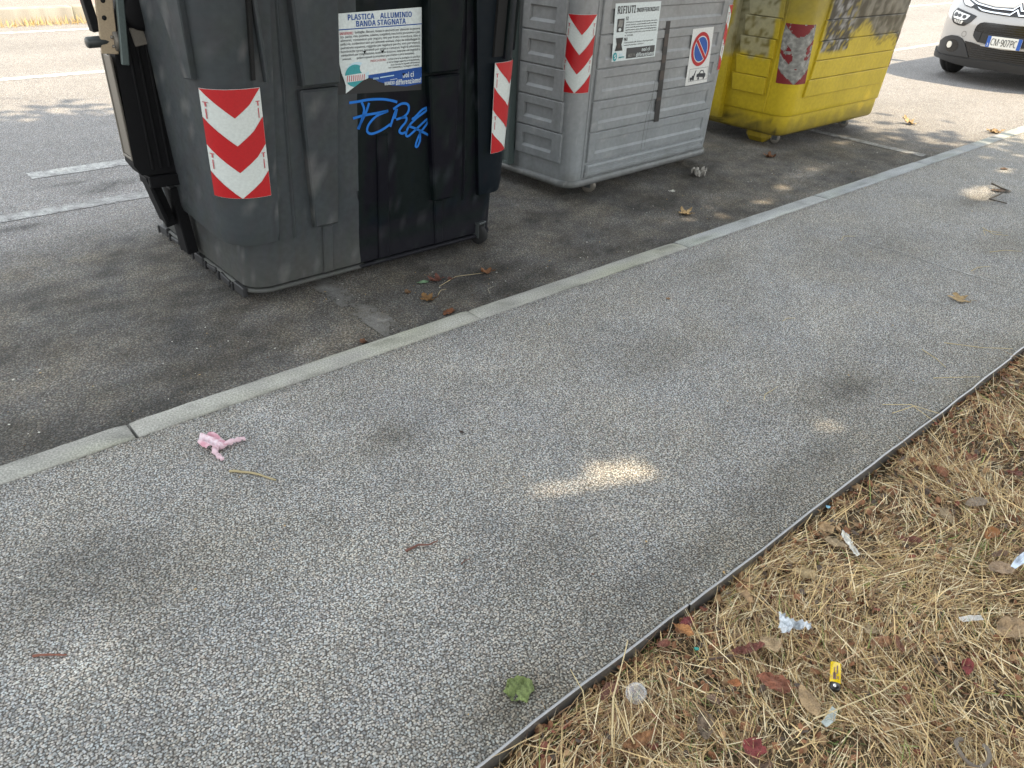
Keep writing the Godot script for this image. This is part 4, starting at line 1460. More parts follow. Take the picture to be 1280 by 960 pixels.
	for x in [0.343, 0.367, 0.424, 0.482]:
		put(sign_, "drawn_wheel", conformed(ellipse(Vector2(x, 0.517), Vector2(0.009, 0.009), 12), h, 0.1, 0.0176), M.black_print)
	# black tape, worn brown in places
	var tape := put(b, "black_tape", conformed(quad2(0.020, 0.287, 0.072, 0.287, 0.034, 0.882, -0.006, 0.882), f, 0.08, 0.0158, 0.001), M.black_tape)
	for v in [[0.74, 0.81], [0.645, 0.69], [0.545, 0.60], [0.42, 0.44]]:
		var e0: float = (v[0] - 0.287) / 0.595
		var e1: float = (v[1] - 0.287) / 0.595
		put(tape, "worn_patch", conformed(quad2(lerpf(0.020, -0.006, e0) + 0.001, v[0], lerpf(0.072, 0.034, e0) - 0.001, v[0], lerpf(0.072, 0.034, e1) - 0.001, v[1], lerpf(0.020, -0.006, e1) + 0.001, v[1]), f, 0.1, 0.0166), M.brown_tape)
	var run := begin()
	stroke(run, [Vector2(-0.03, 0.55), Vector2(-0.035, 0.45), Vector2(-0.06, 0.36), Vector2(-0.068, 0.25), Vector2(-0.07, 0.12)], 0.003, f, 0.0150)
	stroke(run, [Vector2(-0.035, 0.47), Vector2(-0.028, 0.36), Vector2(-0.04, 0.14)], 0.002, f, 0.0150)
	put(b, "dirt_run", done(run), M.grey_print)


func ring_box(f: Callable, x0: float, y0: float, x1: float, y1: float, t: float, off: float) -> ArrayMesh:
	var s := begin()
	for q in [rect(x0, y0, x1, y0 + t), rect(x0, y1 - t, x1, y1), rect(x0, y0 + t, x0 + t, y1 - t), rect(x1 - t, y0 + t, x1, y1 - t)]:
		conform(s, PackedVector2Array(q), f, 0.1, off)
	return done(s)


func yellow_colour(l: float, v: float) -> Color:
	var k := Color(0.54, 0.40, 0.024)
	k = k * (1.0 + 0.14 * noise.get_noise_2d(l * 1.7, v * 2.0) + 0.10 * fine.get_noise_2d(l * 1.5, v * 0.6))
	var n := noise.get_noise_2d(l * 6.0 + 3, v * 6.0)
	var f := fine.get_noise_2d(l * 1.6, v * 1.6)
	# smoke haze towards the top
	k = k.lerp(Color(0.20, 0.175, 0.06), smoothstep(0.60, 1.0, v + 0.12 * n) * 0.7)
	# scorched square left by a burnt notice
	var inside := minf(minf(l + 0.535, -0.145 - l), v - 0.60 - 0.012 * n)
	if inside > -0.012:
		var ash := 0.5 + 0.5 * f + 0.5 * n
		var burnt := Color(0.022, 0.022, 0.026).lerp(Color(0.33, 0.33, 0.33), smoothstep(0.50, 0.85, ash))
		k = k.lerp(burnt, smoothstep(-0.012, 0.012, inside) * (0.95 if f > -0.28 else 0.4))
	# larger burn spreading down in tongues from the right
	if l > -0.14 and l < 0.78:
		var line := 0.735 + 0.10 * cos((l - 0.03) * 13.0) * (0.7 if l < 0.2 else 0.45) - 0.10 * smoothstep(0.2, 0.5, l) + 0.05 * n
		var e := v - line
		if e > -0.02:
			var c := Color(0.022, 0.022, 0.025).lerp(Color(0.20, 0.19, 0.165), smoothstep(-0.35, 0.75, 1.1 * n + 0.5 * f + 0.5 * noise.get_noise_2d(l * 20.0, v * 2.0) + 0.1))
			k = k.lerp(c, smoothstep(-0.02, 0.02, e) * 0.92)
		elif e > -0.04:
			k = k * 0.55
	# blistered pale patch on the left side
	if l < -0.96 and l > -1.32:
		var e := v - (0.53 + 0.05 * n)
		if e > 0.0:
			var c := Color(0.34, 0.33, 0.24).lerp(Color(0.09, 0.085, 0.06), smoothstep(0.10, 0.34, f))
			k = k.lerp(c, 0.75 * smoothstep(0.0, 0.05, e))
	# grime at the foot
	var low := smoothstep(0.17, 0.02, v + 0.06 * n)
	k = k.lerp(Color(0.13, 0.105, 0.03), low * 0.7)
	if l < -0.75:
		k = k.lerp(Color(0.035, 0.032, 0.022), 0.75 * smoothstep(-0.12, 0.5, f + 0.4 * n) * smoothstep(0.17, 0.08, v))
	return Color(k.r, k.g, k.b)


func yellow_bin() -> void:
	var w := Wall.new(0.745, 0.03, 0.055, 0.055, 0.10, 1.25)
	var b := thing("waste_container", "yellow waste container scorched black and blistered near its top", "waste container", Vector3(6.285, ROAD, -3.20), 0.0, "street waste containers in a row")
	var f := w.pt
	var m: Material = M.glossy_plastic
	var v0 := 0.156
	put(b, "base", shell(w, [[-0.005, -0.08], [0.0, -0.04], [0.012, -0.012], [0.03, 0.0], [0.05, 0.002], [0.08, 0.002], [0.11, 0.002], [0.135, 0.002], [0.155, 0.0]], yellow_colour), m)
	put(b, "body", shell(w, [[0.1555, 0.0], [0.157, 0.010], [0.165, 0.013]] + levels(0.19, 1.16, 0.022, 0.013), yellow_colour), m)
	var rows := [0.289, 0.417, 0.549, 0.684, 0.826, 0.97, 1.16]
	for i in rows.size() - 1:
		var lo: float = rows[i] + 0.001
		var hi: float = rows[i + 1] - 0.004
		var a := [-0.59, -0.565, -0.557, -0.565, -0.55, -0.545][i] as float
		put(b, "front_panel", plated(f, quad2(a, lo, 0.645, lo, 0.655, hi, a + 0.012, hi), 0.012, 0.030, 0.004, {}, 0.022, yellow_colour), m)
		for sg in [-1.0, 1.0]:
			put(b, "side_panel", plated(f, quad2(minf(sg * 0.915, sg * 1.20), lo, maxf(sg * 0.915, sg * 1.20), lo, maxf(sg * 0.93, sg * 1.235), hi, minf(sg * 0.93, sg * 1.235), hi), 0.012, 0.030, 0.004, {}, 0.025, yellow_colour), m)
	for sg in [-1.0, 1.0]:
		put(b, "corner_rib", plated(f, quad2(sg * 0.885 - 0.006, 0.17, sg * 0.885 + 0.006, 0.17, sg * 0.905 + 0.006, 1.16, sg * 0.905 - 0.006, 1.16), 0.012, 0.020, 0.004, {}, 0.1, yellow_colour), m)
		put(b, "lifting_post", plated(f, quad2(minf(sg * 1.245, sg * 1.33), 0.06, maxf(sg * 1.245, sg * 1.33), 0.06, maxf(sg * 1.30, sg * 1.385), 1.16, minf(sg * 1.30, sg * 1.385), 1.16), 0.0, 0.06, 0.006, {}, 0.05, yellow_colour), m)
		var s := begin(false)
		bevel_box(s, Vector3(sg * 0.60, 0.072, -0.27), Vector3(0.13, 0.12, 0.20), 0.04, Basis.IDENTITY, Color(0.30, 0.22, 0.02))
		put(b, "foot", done(s), m)
	for q in [[-0.52, -0.17], [0.54, -0.16], [-0.55, -1.05], [0.55, -1.05]]:
		castor(b, Vector3(q[0], 0.0, q[1]), 0.04, 0.5)
	put(b, "collar", shell(w, [[1.14, 0.0], [1.145, 0.035], [1.22, 0.04], [1.225, 0.0]], yellow_colour, false), m)
	put(b, "lid", shell(w, [[1.225, 0.03], [1.30, 0.03], [1.42, 0.0], [1.52, -0.08], [1.56, -0.20]], yellow_colour, true, null, 0.01), m)
	arrow_strip(b, w, -0.725, 0.24, 0.392, 0.80, 0.0148, -0.14, 1)
	arrow_strip(b, w, 0.79, 0.20, 0.40, 0.80, 0.0148, 0.05, 1)


# ------------------------------------------------------------------ the parked car

var nose_z := PackedFloat32Array()
var nose_x := PackedFloat32Array()
var nose_l := PackedFloat32Array()

func nose_curve() -> void:
	# the plan of the car's front, from the middle to the side
	var last := Vector2.ZERO
	var l := 0.0
	for i in 241:
		var t := PI / 2 * i / 240.0
		var p := Vector2(0.872 * pow(sin(t), 2 / 2.7), 0.62 * (1.0 - pow(maxf(cos(t), 0.0), 2 / 2.7)))
		l += last.distance_to(p)
		last = p
		nose_z.append(p.x)
		nose_x.append(p.y)
		nose_l.append(l)


func nose(l: float, y: float, off: float) -> Vector3:
	# y is height above the pavement
	var m := minf(absf(l), nose_l[240] - 0.001)
	var i := clampi(nose_l.bsearch(m) - 1, 0, 239)
	var t := (m - nose_l[i]) / maxf(nose_l[i + 1] - nose_l[i], 1e-5)
	var d := Vector2(nose_z[i + 1] - nose_z[i], nose_x[i + 1] - nose_x[i]).normalized()
	var lean := 2.6 * maxf(0.0, y - 0.52) ** 2 + 1.2 * maxf(0.0, 0.2 - y) ** 2
	var sg := 1.0 if l >= 0 else -1.0
	return Vector3(lerpf(nose_x[i], nose_x[i + 1], t) + lean - d.x * off, y - ROAD, sg * (lerpf(nose_z[i], nose_z[i + 1], t) + d.y * off))


func mirrored(points: Array) -> Array:
	var out := points.map(func(p): return Vector2(-p.x, p.y))
	out.reverse()
	return out


func both(points: Array) -> Array:
	# an outline given for the left half, from the middle's top round to the middle's bottom
	return points + mirrored(points)


func pts(flat: Array) -> Array:
	var out := []
	for i in range(0, flat.size(), 2):
		out.append(Vector2(flat[i], flat[i + 1]))
	return out


func car() -> void:
	nose_curve()
	var c := thing("parked_car", "silver white hatchback parked facing the containers", "car", Vector3(10.22, ROAD, CAR_Z))
	var f := nose
	var body := put(c, "front_bumper", conformed(both(pts([0.0, 0.75, -1.24, 0.75, -1.24, 0.56, -1.14, 0.50, -1.05, 0.38, -1.0, 0.24, -0.98, 0.12, 0.0, 0.12])).slice(0, -1), f, 0.05, 0.0), M.car_paint)
	# bonnet and wings
	var s := begin()
	var rows := []
	for i in 33:
		var l := lerpf(-1.24, 1.24, i / 32.0)
		var p0: Vector3 = nose(l, 0.745, 0.0)
		var zn := p0.z / 0.872
		var p1 := Vector3(1.12, 1.09 - 0.10 * zn * zn - 0.06 * zn ** 8, p0.z * 0.97)
		var row := []
		for j in 15:
			var t := j / 14.0
			var p := p0.lerp(p1, t)
			p.y += 0.055 * sin(PI * pow(t, 0.75)) * (1.0 - 0.6 * absf(zn))
			p.y += 0.012 * smoothstep(0.05, 0.0, absf(absf(zn) - 0.66)) * sin(PI * t)
			row.append(p)
		rows.append(row)
	for i in 32:
		for j in 14:
			quad(s, rows[i][j], rows[i + 1][j], rows[i + 1][j + 1], rows[i][j + 1])
	put(c, "bonnet", done(s), M.car_paint)
	# sides with wheel arches, sill cladding, doors
	for sg in [-1.0, 1.0]:
		var side := func(x: float, y: float, o: float) -> Vector3: return Vector3(x, y, sg * (0.872 - 0.12 * (y - 0.62) ** 2 - 0.015 * smoothstep(3.2, 4.0, x) * 4.0 + o))
		var outline := [Vector2(0.62, 0.845), Vector2(0.62, 0.62)] 
		for k in [0.75, 3.29]:
			for t in 13:
				var a := lerpf(PI, 0.0, t / 12.0) if k > 1 else lerpf(PI * 0.62, 0.0, t / 12.0)
				outline.append(Vector2(k + cos(a) * 0.35, 0.31 + sin(a) * 0.35 if sin(a) > 0.01 else 0.22))
		outline += [Vector2(3.94, 0.24), Vector2(3.94, 0.98), Vector2(1.12, 1.0)]
		if sg > 0:
			outline.reverse()
		put(c, "side_panel", conformed(outline, side, 0.12, 0.0), M.car_paint)
		for k in [0.75, 3.29]:
			var arch := []
			for t in 17:
				arch.append(Vector2(k, 0.31) + Vector2.from_angle(lerpf(PI * (0.62 if k < 1 else 1.0), 0.0, t / 16.0)) * 0.40)
			for t in 17:
				arch.append(Vector2(k, 0.31) + Vector2.from_angle(lerpf(0.0, PI * (0.62 if k < 1 else 1.0), t / 16.0)) * 0.345)
			put(c, "arch_trim", conformed(arch, side, 0.12, 0.012, 0.012), M.car_black)
		put(c, "sill_trim", conformed(rect(1.12, 0.18, 2.92, 0.33), side, 0.2, 0.012, 0.012), M.car_black)
		for d in [[1.28, 2.16], [2.19, 2.95]]:
			var door := put(c, "door", conformed(rect(d[0], 0.34, d[1], 0.965), side, 0.15, 0.006, 0.006), M.car_paint)
			put(door, "handle", conformed(rect(d[1] - 0.22, 0.80, d[1] - 0.05, 0.835), side, 0.2, 0.03, 0.025), M.car_paint)
		for x in [0.75, 3.29]:
			s = begin()
			var axis := Vector3(0, 0, sg)
			lathe(s, Vector3(x, 0.31, sg * 0.655), axis, [[0, 0.18], [0.0, 0.27], [0.025, 0.302], [0.05, 0.31], [0.06, 0.304], [0.065, 0.31], [0.095, 0.311], [0.10, 0.304], [0.105, 0.311], [0.14, 0.31], [0.16, 0.302], [0.195, 0.265], [0.19, 0.21], [0.15, 0.20]], 40)
			var wheel := put(c, "wheel", done(s), M.rubber)
			s = begin(false)
			lathe(s, Vector3(x, 0.31, sg * 0.81), axis, [[0, 0.02], [0, 0.205], [0.025, 0.21], [0.03, 0.20], [0.02, 0.19]], 30)
			for k in 5:
				var a := TAU * k / 5.0
				bevel_box(s, Vector3(x + cos(a) * 0.11, 0.31 + sin(a) * 0.11, sg * 0.825), Vector3(0.19, 0.05, 0.025), 0.006, Basis(Vector3.BACK, a))
			put(wheel, "rim", done(s), M.alloy)
		put(c, "wing_mirror", box_mesh(Vector3(1.50, 1.06, sg * 0.97), Vector3(0.12, 0.14, 0.20), 0.03), M.car_paint)
	# cabin
	var base := [Vector3(1.08, 1.06, 0.78), Vector3(3.86, 1.02, 0.80)]
	var roof := [Vector3(1.85, 1.44, 0.58), Vector3(3.50, 1.44, 0.58)]
	s = begin(false)
	for sg in [-1.0, 1.0]:
		var q := [base[0], base[1], roof[1], roof[0]].map(func(p): return Vector3(p.x, p.y, p.z * sg))
		quad(s, q[0], q[1], q[2], q[3])
	for e in 2:
		var a: Vector3 = base[e]
		var b: Vector3 = roof[e]
		quad(s, Vector3(a.x, a.y, -a.z), a, b, Vector3(b.x, b.y, -b.z))
	put(c, "windows", done(s), M.car_glass)
	s = begin(false)
	for sg in [-1.0, 1.0]:
		for p in [[base[0], roof[0]], [Vector3(2.17, 1.05, 0.79), Vector3(2.25, 1.44, 0.58)], [Vector3(3.0, 1.04, 0.795), Vector3(3.05, 1.44, 0.58)], [base[1], roof[1]]]:
			tube(s, [p[0] * Vector3(1, 1, sg), p[1] * Vector3(1, 1, sg)], [0.045, 0.035], 6)
	put(c, "pillars", done(s), M.car_gloss_black)
	s = begin()
	for i in 8:
		for j in 8:
			var at := func(a: float, b: float) -> Vector3: return Vector3(lerpf(1.82, 3.58, a), 1.44 + 0.06 * sin(PI * a) * (1.0 - (2 * b - 1) ** 2 * 0.7), lerpf(-0.61, 0.61, b))
			quad(s, at.call(i / 8.0, j / 8.0), at.call((i + 1) / 8.0, j / 8.0), at.call((i + 1) / 8.0, (j + 1) / 8.0), at.call(i / 8.0, (j + 1) / 8.0))
	put(c, "roof", done(s), M.car_paint)
	put(c, "tailgate", box_mesh(Vector3(3.93, 0.66, 0), Vector3(0.10, 0.80, 1.68), 0.04), M.car_paint)
	put(c, "underbody", box_mesh(Vector3(2.15, 0.30, 0), Vector3(3.5, 0.22, 1.30), 0.03), M.car_black)
	put(c, "scuttle", box_mesh(Vector3(2.3, 0.75, 0), Vector3(3.0, 0.55, 1.55), 0.05), M.car_black)
	# front: lower black cladding and lip
	put(c, "lower_lip", conformed(both(pts([0.0, 0.172, -0.33, 0.158, -0.72, 0.156, -0.90, 0.175, -0.99, 0.21, -0.985, 0.115, -0.72, 0.110, -0.5, 0.090, -0.31, 0.075, 0.0, 0.080])), f, 0.05, 0.022, 0.03), M.car_black)
	put(c, "lower_bumper", conformed(both(pts([0.0, 0.20, -0.33, 0.20, -0.72, 0.20, -0.99, 0.23, -0.985, 0.11, 0.0, 0.11])), f, 0.05, 0.006), M.car_black)
	var low := put(c, "lower_grille", conformed(both(pts([0.0, 0.306, -0.229, 0.314, -0.352, 0.334, -0.43, 0.338, -0.33, 0.185, 0.0, 0.185])), f, 0.05, 0.008), M.car_gloss_black)
	for i in 5:
		put(low, "grille_bar", conformed(both(pts([0.0, 0.287 - 0.022 * i, -0.33, 0.292 - 0.022 * i, -0.33, 0.286 - 0.022 * i, 0.0, 0.281 - 0.022 * i])), f, 0.06, 0.014, 0.006), M.car_black)
	put(c, "bumper_bar", conformed(both(pts([0.0, 0.318, -0.226, 0.328, -0.242, 0.330, -0.234, 0.311, 0.0, 0.299])), f, 0.05, 0.014, 0.006), M.car_paint)
	var upper := put(c, "upper_grille", conformed(both(pts([0.0, 0.549, -0.20, 0.551, -0.278, 0.549, -0.318, 0.536, -0.345, 0.510, -0.358, 0.470, -0.354, 0.435, 0.0, 0.425])), f, 0.05, 0.006), M.car_gloss_black)
	for i in 4:
		put(upper, "grille_bar", conformed(both(pts([0.0, 0.530 - 0.024 * i, -0.30, 0.532 - 0.024 * i, -0.30, 0.526 - 0.024 * i, 0.0, 0.524 - 0.024 * i])), f, 0.06, 0.010, 0.004), M.car_black)
	put(c, "plate_panel", conformed(both(pts([0.0, 0.442, -0.219, 0.443, -0.356, 0.449, -0.352, 0.405, -0.335, 0.383, -0.285, 0.346, -0.20, 0.337, 0.0, 0.333])), f, 0.05, 0.012, 0.006), M.car_black)
	put(c, "panel_joint", conformed(pts([-0.264, 0.443, -0.258, 0.443, -0.268, 0.343, -0.274, 0.344]), f, 0.05, 0.014), M.dark_gap)
	var plate_ := put(c, "number_plate", conformed(pts([-0.178, 0.424, 0.180, 0.424, 0.180, 0.312, -0.178, 0.312]), f, 0.1, 0.026, 0.008), M.plate_white)
	for x in [-0.178, 0.142]:
		put(plate_, "blue_band", conformed(pts([x, 0.424, x + 0.038, 0.424, x + 0.038, 0.312, x, 0.312]), f, 0.1, 0.0268), M.plate_blue)
	lettering(plate_, "CM\u00b7907PC", f, -0.132, 0.333, 0.266, 0.070, 0.0272, M.black_print, false)
	lettering(plate_, "I", f, -0.164, 0.323, 0.008, 0.030, 0.0276, M.plate_white, true)
	# double chevron and its chrome wings, with black between
	put(c, "black_band", conformed(both(pts([0.0, 0.768, -0.048, 0.712, -0.239, 0.704, -0.45, 0.731, -0.56, 0.765, -0.60, 0.71, -0.46, 0.668, -0.385, 0.648, -0.25, 0.636, -0.07, 0.630, 0.0, 0.630])), f, 0.04, 0.006), M.car_gloss_black)
	put(c, "chrome_wing", conformed(both(pts([0.0, 0.755, -0.048, 0.701, -0.239, 0.697, -0.45, 0.724, -0.56, 0.757, -0.545, 0.742, -0.45, 0.711, -0.239, 0.685, -0.040, 0.686, 0.0, 0.735])), f, 0.04, 0.018, 0.014), M.chrome)
	put(c, "chrome_wing", conformed(both(pts([0.0, 0.704, -0.050, 0.654, -0.25, 0.660, -0.36, 0.670, -0.43, 0.692, -0.40, 0.673, -0.35, 0.655, -0.25, 0.647, -0.043, 0.639, 0.0, 0.686])), f, 0.04, 0.018, 0.014), M.chrome)
	for sg in [1, -1]:
		var m := func(flat: Array) -> Array: return pts(flat) if sg > 0 else mirrored(pts(flat))
		put(c, "fog_lamp_pod", conformed(m.call([-0.70, 0.17, -0.80, 0.22, -0.82, 0.29, -0.725, 0.345, -0.628, 0.374, -0.54, 0.376, -0.47, 0.357, -0.415, 0.31, -0.325, 0.175]), f, 0.04, 0.016, 0.014), M.car_black)
		var pod: Node3D = c.get_node("fog_lamp_pod" if sg > 0 else "fog_lamp_pod_001")
		put(pod, "fog_recess", conformed(ellipse(Vector2(-0.575 * sg, 0.268), Vector2(0.092, 0.068)), f, 0.04, 0.018), M.car_gloss_black)
		put(pod, "fog_lamp", conformed(ellipse(Vector2(-0.606 * sg, 0.277), Vector2(0.036, 0.036)), f, 0.04, 0.026, 0.007), M.lamp_lens)
		var head := put(c, "headlight", conformed(m.call([-0.385, 0.599, -0.47, 0.618, -0.56, 0.634, -0.69, 0.655, -0.735, 0.60, -0.72, 0.535, -0.66, 0.498, -0.57, 0.482, -0.50, 0.484, -0.435, 0.53]), f, 0.04, 0.006), M.car_gloss_black)
		put(head, "reflector", conformed(m.call([-0.460, 0.598, -0.56, 0.612, -0.685, 0.632, -0.705, 0.60, -0.685, 0.555, -0.55, 0.540, -0.49, 0.556]), f, 0.04, 0.010), M.lamp_silver)
		for q in [[-0.66, 0.590, 0.030], [-0.60, 0.585, 0.024], [-0.53, 0.578, 0.026]]:
			put(head, "bulb_housing", conformed(ellipse(Vector2(q[0] * sg, q[1]), Vector2(q[2], q[2] * 0.8), 14), f, 0.04, 0.013), M.lamp_dark)
		put(head, "turn_lamp", conformed(m.call([-0.52, 0.532, -0.66, 0.540, -0.64, 0.510, -0.54, 0.500]), f, 0.04, 0.010), M.lamp_silver)
		for k in 3:
			put(head, "lamp_rib", conformed(m.call([-0.56 - 0.03 * k, 0.538, -0.568 - 0.03 * k, 0.538, -0.566 - 0.03 * k, 0.505, -0.558 - 0.03 * k, 0.505]), f, 0.04, 0.013), M.lamp_dark)
		var drl := put(c, "day_lamp", conformed(m.call([-0.46, 0.705, -0.50, 0.672, -0.61, 0.688, -0.70, 0.735, -0.70, 0.752, -0.56, 0.752]), f, 0.04, 0.008), M.lamp_dark)
		put(drl, "lamp_strip", conformed(m.call([-0.485, 0.704, -0.51, 0.682, -0.605, 0.696, -0.67, 0.735, -0.58, 0.738]), f, 0.04, 0.012), M.lamp_silver)
		put(body, "towing_cover" if sg > 0 else "sensor_cap", ring_mesh(f, Vector2(-0.47 * sg, 0.405), 0.026, 0.029, 0.003), M.car_black)


# ------------------------------------------------------------------ the dry verge

func verge_height(x: float, z: float) -> float:
	var d := z - EDGE
	return -0.034 + 0.014 * n2(x, z, 2.2) + 0.012 * n2(x + 9, z, 9.0) + 0.006 * n2(x, z + 5, 30.0) + 0.018 * smoothstep(0.02, 0.5, d)


func verge_colour(x: float, z: float) -> Color:
	var g := 0.9 + 0.5 * n2(x, z, 4.0) + 0.4 * n2(x, z, 18.0)
	var k := Color(0.20, 0.135, 0.07).lerp(Color(0.30, 0.22, 0.12), 0.5 + 0.5 * n2(x + 3, z, 3.0))
	return Color(k.r * g, k.g * g, k.b * g)


func verge() -> void:
	var xs := steps(-60, -1, 2.0)
	xs.append_array(steps(-0.9, 0.3, 0.1))
	xs.append_array(steps(0.32, 3.6, 0.014))
	xs.append_array(steps(3.65, 10.0, 0.08))
	xs.append_array(steps(11.0, 100.0, 3.0))
	var zs := steps(EDGE + 0.006, 0.15, 0.014)
	zs.append_array(steps(0.2, 2.0, 0.1))
	zs.append_array(steps(3.0, 40.0, 2.0))
	struct("verge_soil", sheet(xs, zs, verge_height, verge_colour), M.soil, "brown soil of the dry verge under the straw")
	var kinds := [
		straw_mesh(0.065, 0.0021, 0.25), straw_mesh(0.09, 0.0021, 0.4), straw_mesh(0.05, 0.0025, 0.4, 0.5), straw_mesh(0.15, 0.0024, 0.3, -0.15), straw_mesh(0.030, 0.0028, 0.7), straw_mesh(0.07, 0.0014, 0.9)]
	var counts := [15000, 9000, 16000, 2200, 26000, 18000]
	for i in kinds.size():
		var where: Array[Transform3D] = []
		var tones: Array[Color] = []
		for j in counts[i]:
			var x := 0.25 + 3.4 * pow(rng.randf(), 1.15)
			var z := rng.randf_range(EDGE + 0.012, 0.14) if rng.randf() < 0.93 else rng.randf_range(EDGE + 0.006, EDGE + 0.05)
			if z > 0.45 * (x - 1.1) + 0.12 and x < 1.4:
				continue
			var patch := n2(x, z, 2.6) + 0.5 * n2(x + 20, z, 8.0)
			var bare := smoothstep(1.7, 2.3, x) * 0.35 + (0.25 if z < EDGE + 0.10 else 0.0)
			if patch < -0.30 + bare and rng.randf() < 0.72:
				continue
			var lie := rng.randf_range(1.25, 1.62)
			if rng.randf() < 0.035 and z > EDGE + 0.05:
				lie = rng.randf_range(0.6, 1.25)
			var turn := rng.randf() * TAU
			if rng.randf() < 0.45:
				turn = 2.1 + n2(x, z, 1.6) * 3.5 + rng.randfn() * 0.35
			var b := Basis(Vector3.UP, turn) * Basis(Vector3.RIGHT, lie) * Basis(Vector3.UP, rng.randf_range(-1.0, 1.0) + (PI if rng.randf() < 0.5 else 0.0)) * Basis.from_scale(Vector3(1, 1, 1) * rng.randf_range(0.6, 1.25))
			# blades at the rim mostly lie back from the edging
			var tip: Vector3 = Vector3(x, 0, z) + b.y * 0.09
			if tip.z < EDGE and rng.randf() < 0.9:
				continue
			where.append(Transform3D(b, Vector3(x, verge_height(x, z) + rng.randf_range(0.001, 0.013), z)))
			var t := rng.randf()
			var k := Color(0.60, 0.445, 0.225)
			if t < 0.24:
				k = Color(0.70, 0.595, 0.39)
			elif t < 0.42:
				k = Color(0.36, 0.24, 0.12)
			elif t < 0.66:
				k = Color(0.22, 0.135, 0.075)
			elif t < 0.68:
				k = Color(0.22, 0.27, 0.08)
			tones.append(k * rng.randf_range(0.85, 1.45))
		var o := copies("dry_grass", kinds[i], M.straw, where, tones)
		tag(o, ["dry straw lying all over the verge", "long bent blades of dry grass on the verge", "broken kinked straw on the verge", "long pale stalks lying on the verge", "short curled chaff on the verge", "thin wiry dry grass on the verge"][i], "grass", "", "stuff")
	# farther out the verge needs only a sparse cover
	var far: Array[Transform3D] = []
	var far_tones: Array[Color] = []
	for j in 22000:
		var x := rng.randf_range(-3, 12)
		var z := rng.randf_range(EDGE + 0.02, 3.0)
		if x > 0.2 and x < 3.6 and z < 0.15:
			continue
		var b := Basis(Vector3.UP, rng.randf() * TAU) * Basis(Vector3.RIGHT, rng.randf_range(1.0, 1.6)) * Basis.from_scale(Vector3(1.6, 1.0, 1.6))
		far.append(Transform3D(b, Vector3(x, verge_height(x, z) + rng.randf_range(0.0, 0.03), z)))
		far_tones.append(Color(0.58, 0.42, 0.19) * rng.randf_range(0.5, 1.2))
	tag(copies("dry_grass", kinds[1], M.straw, far, far_tones), "sparser dry grass on the rest of the verge", "grass", "", "stuff")
	# small green blades
	var green: Array[Transform3D] = []
	var green_tones: Array[Color] = []
	for c in [[2.02, -0.36], [1.62, -0.30], [1.76, -0.18], [1.0, -0.52], [2.95, -0.62], [1.05, -0.66], [1.18, -0.27], [2.1, -0.2], [1.95, -0.30], [0.95, -0.42]]:
		for j in 26:
			var x: float = c[0] + rng.randfn() * 0.035
			var z: float = maxf(EDGE + 0.02, c[1] + rng.randfn() * 0.03)
			var b := Basis(Vector3.UP, rng.randf() * TAU) * Basis(Vector3.RIGHT, rng.randf_range(0.4, 1.4)) * Basis.from_scale(Vector3(1.1, 0.55, 1))
			green.append(Transform3D(b, Vector3(x, verge_height(x, z) + 0.004, z)))
			green_tones.append(Color(0.13, 0.20, 0.05) * rng.randf_range(0.7, 1.3))
	tag(copies("green_grass", kinds[0], M.straw, green, green_tones), "few small green blades among the straw", "grass", "", "stuff")
	# crumbled leaves
	var chip := begin()
	conform(chip, PackedVector2Array([Vector2(-0.008, -0.006), Vector2(0.004, -0.009), Vector2(0.011, -0.001), Vector2(0.005, 0.008), Vector2(-0.004, 0.006), Vector2(-0.011, 0.002)]), func(u, v, o): return Vector3(u, 0.004 * sin(u * 200.0) + 0.003 * cos(v * 260.0) + o, -v), 0.005, 0.0)
	var bits: Array[Transform3D] = []
	var bit_tones: Array[Color] = []
	for j in 9000:
		var x := 0.3 + 3.2 * pow(rng.randf(), 1.0)
		var z := EDGE + 0.01 + 0.8 * pow(rng.randf(), 1.5)
		if n2(x + 50, z, 3.0) < -0.15 and rng.randf() < 0.7:
			continue
		var b := Basis.from_euler(Vector3(rng.randfn() * 0.5, rng.randf() * TAU, rng.randfn() * 0.5)) * Basis.from_scale(Vector3.ONE * (0.2 + 0.9 * pow(rng.randf(), 1.6)))
		bits.append(Transform3D(b, Vector3(x, verge_height(x, z) + rng.randf_range(0.002, 0.018), z)))
		var t := rng.randf()
		var k := Color(0.26, 0.12, 0.06) if t < 0.45 else (Color(0.40, 0.25, 0.13) if t < 0.75 else (Color(0.22, 0.075, 0.05) if t < 0.82 else Color(0.12, 0.09, 0.07)))
		bit_tones.append(k * rng.randf_range(0.6, 1.2))
	tag(copies("leaf_crumbs", done(chip), M.crumbs, bits, bit_tones), "crumbled brown and red leaves among the straw", "leaf litter", "", "stuff")
	# grit, chaff and specks on the pavement and in the bay
	var grit: Array[Transform3D] = []
	var grit_tones: Array[Color] = []
	for j in 2200:
		var in_bay := rng.randf() < 0.62
		var x := rng.randf_range(0.0, 6.5)
		var z := rng.randf_range(-3.0, KERB_FRONT) if in_bay else rng.randf_range(KERB_BACK, EDGE)
		if in_bay and n2(x, z, 2.0) < -0.1:
			continue
		if not in_bay and rng.randf() < 0.6:
			continue
		var b := Basis.from_euler(Vector3(0, rng.randf() * TAU, 0)) * Basis.from_scale(Vector3(1, 0.6, 1) * (0.10 + 0.45 * pow(rng.randf(), 2.5)))
		grit.append(Transform3D(b, Vector3(x, (ROAD if in_bay else 0.0) + 0.003, z)))
		var t := rng.randf()
		grit_tones.append(Color(0.6, 0.58, 0.52) if t < 0.4 else (Color(0.40, 0.27, 0.12) if t < 0.7 else Color(0.10, 0.06, 0.04)))
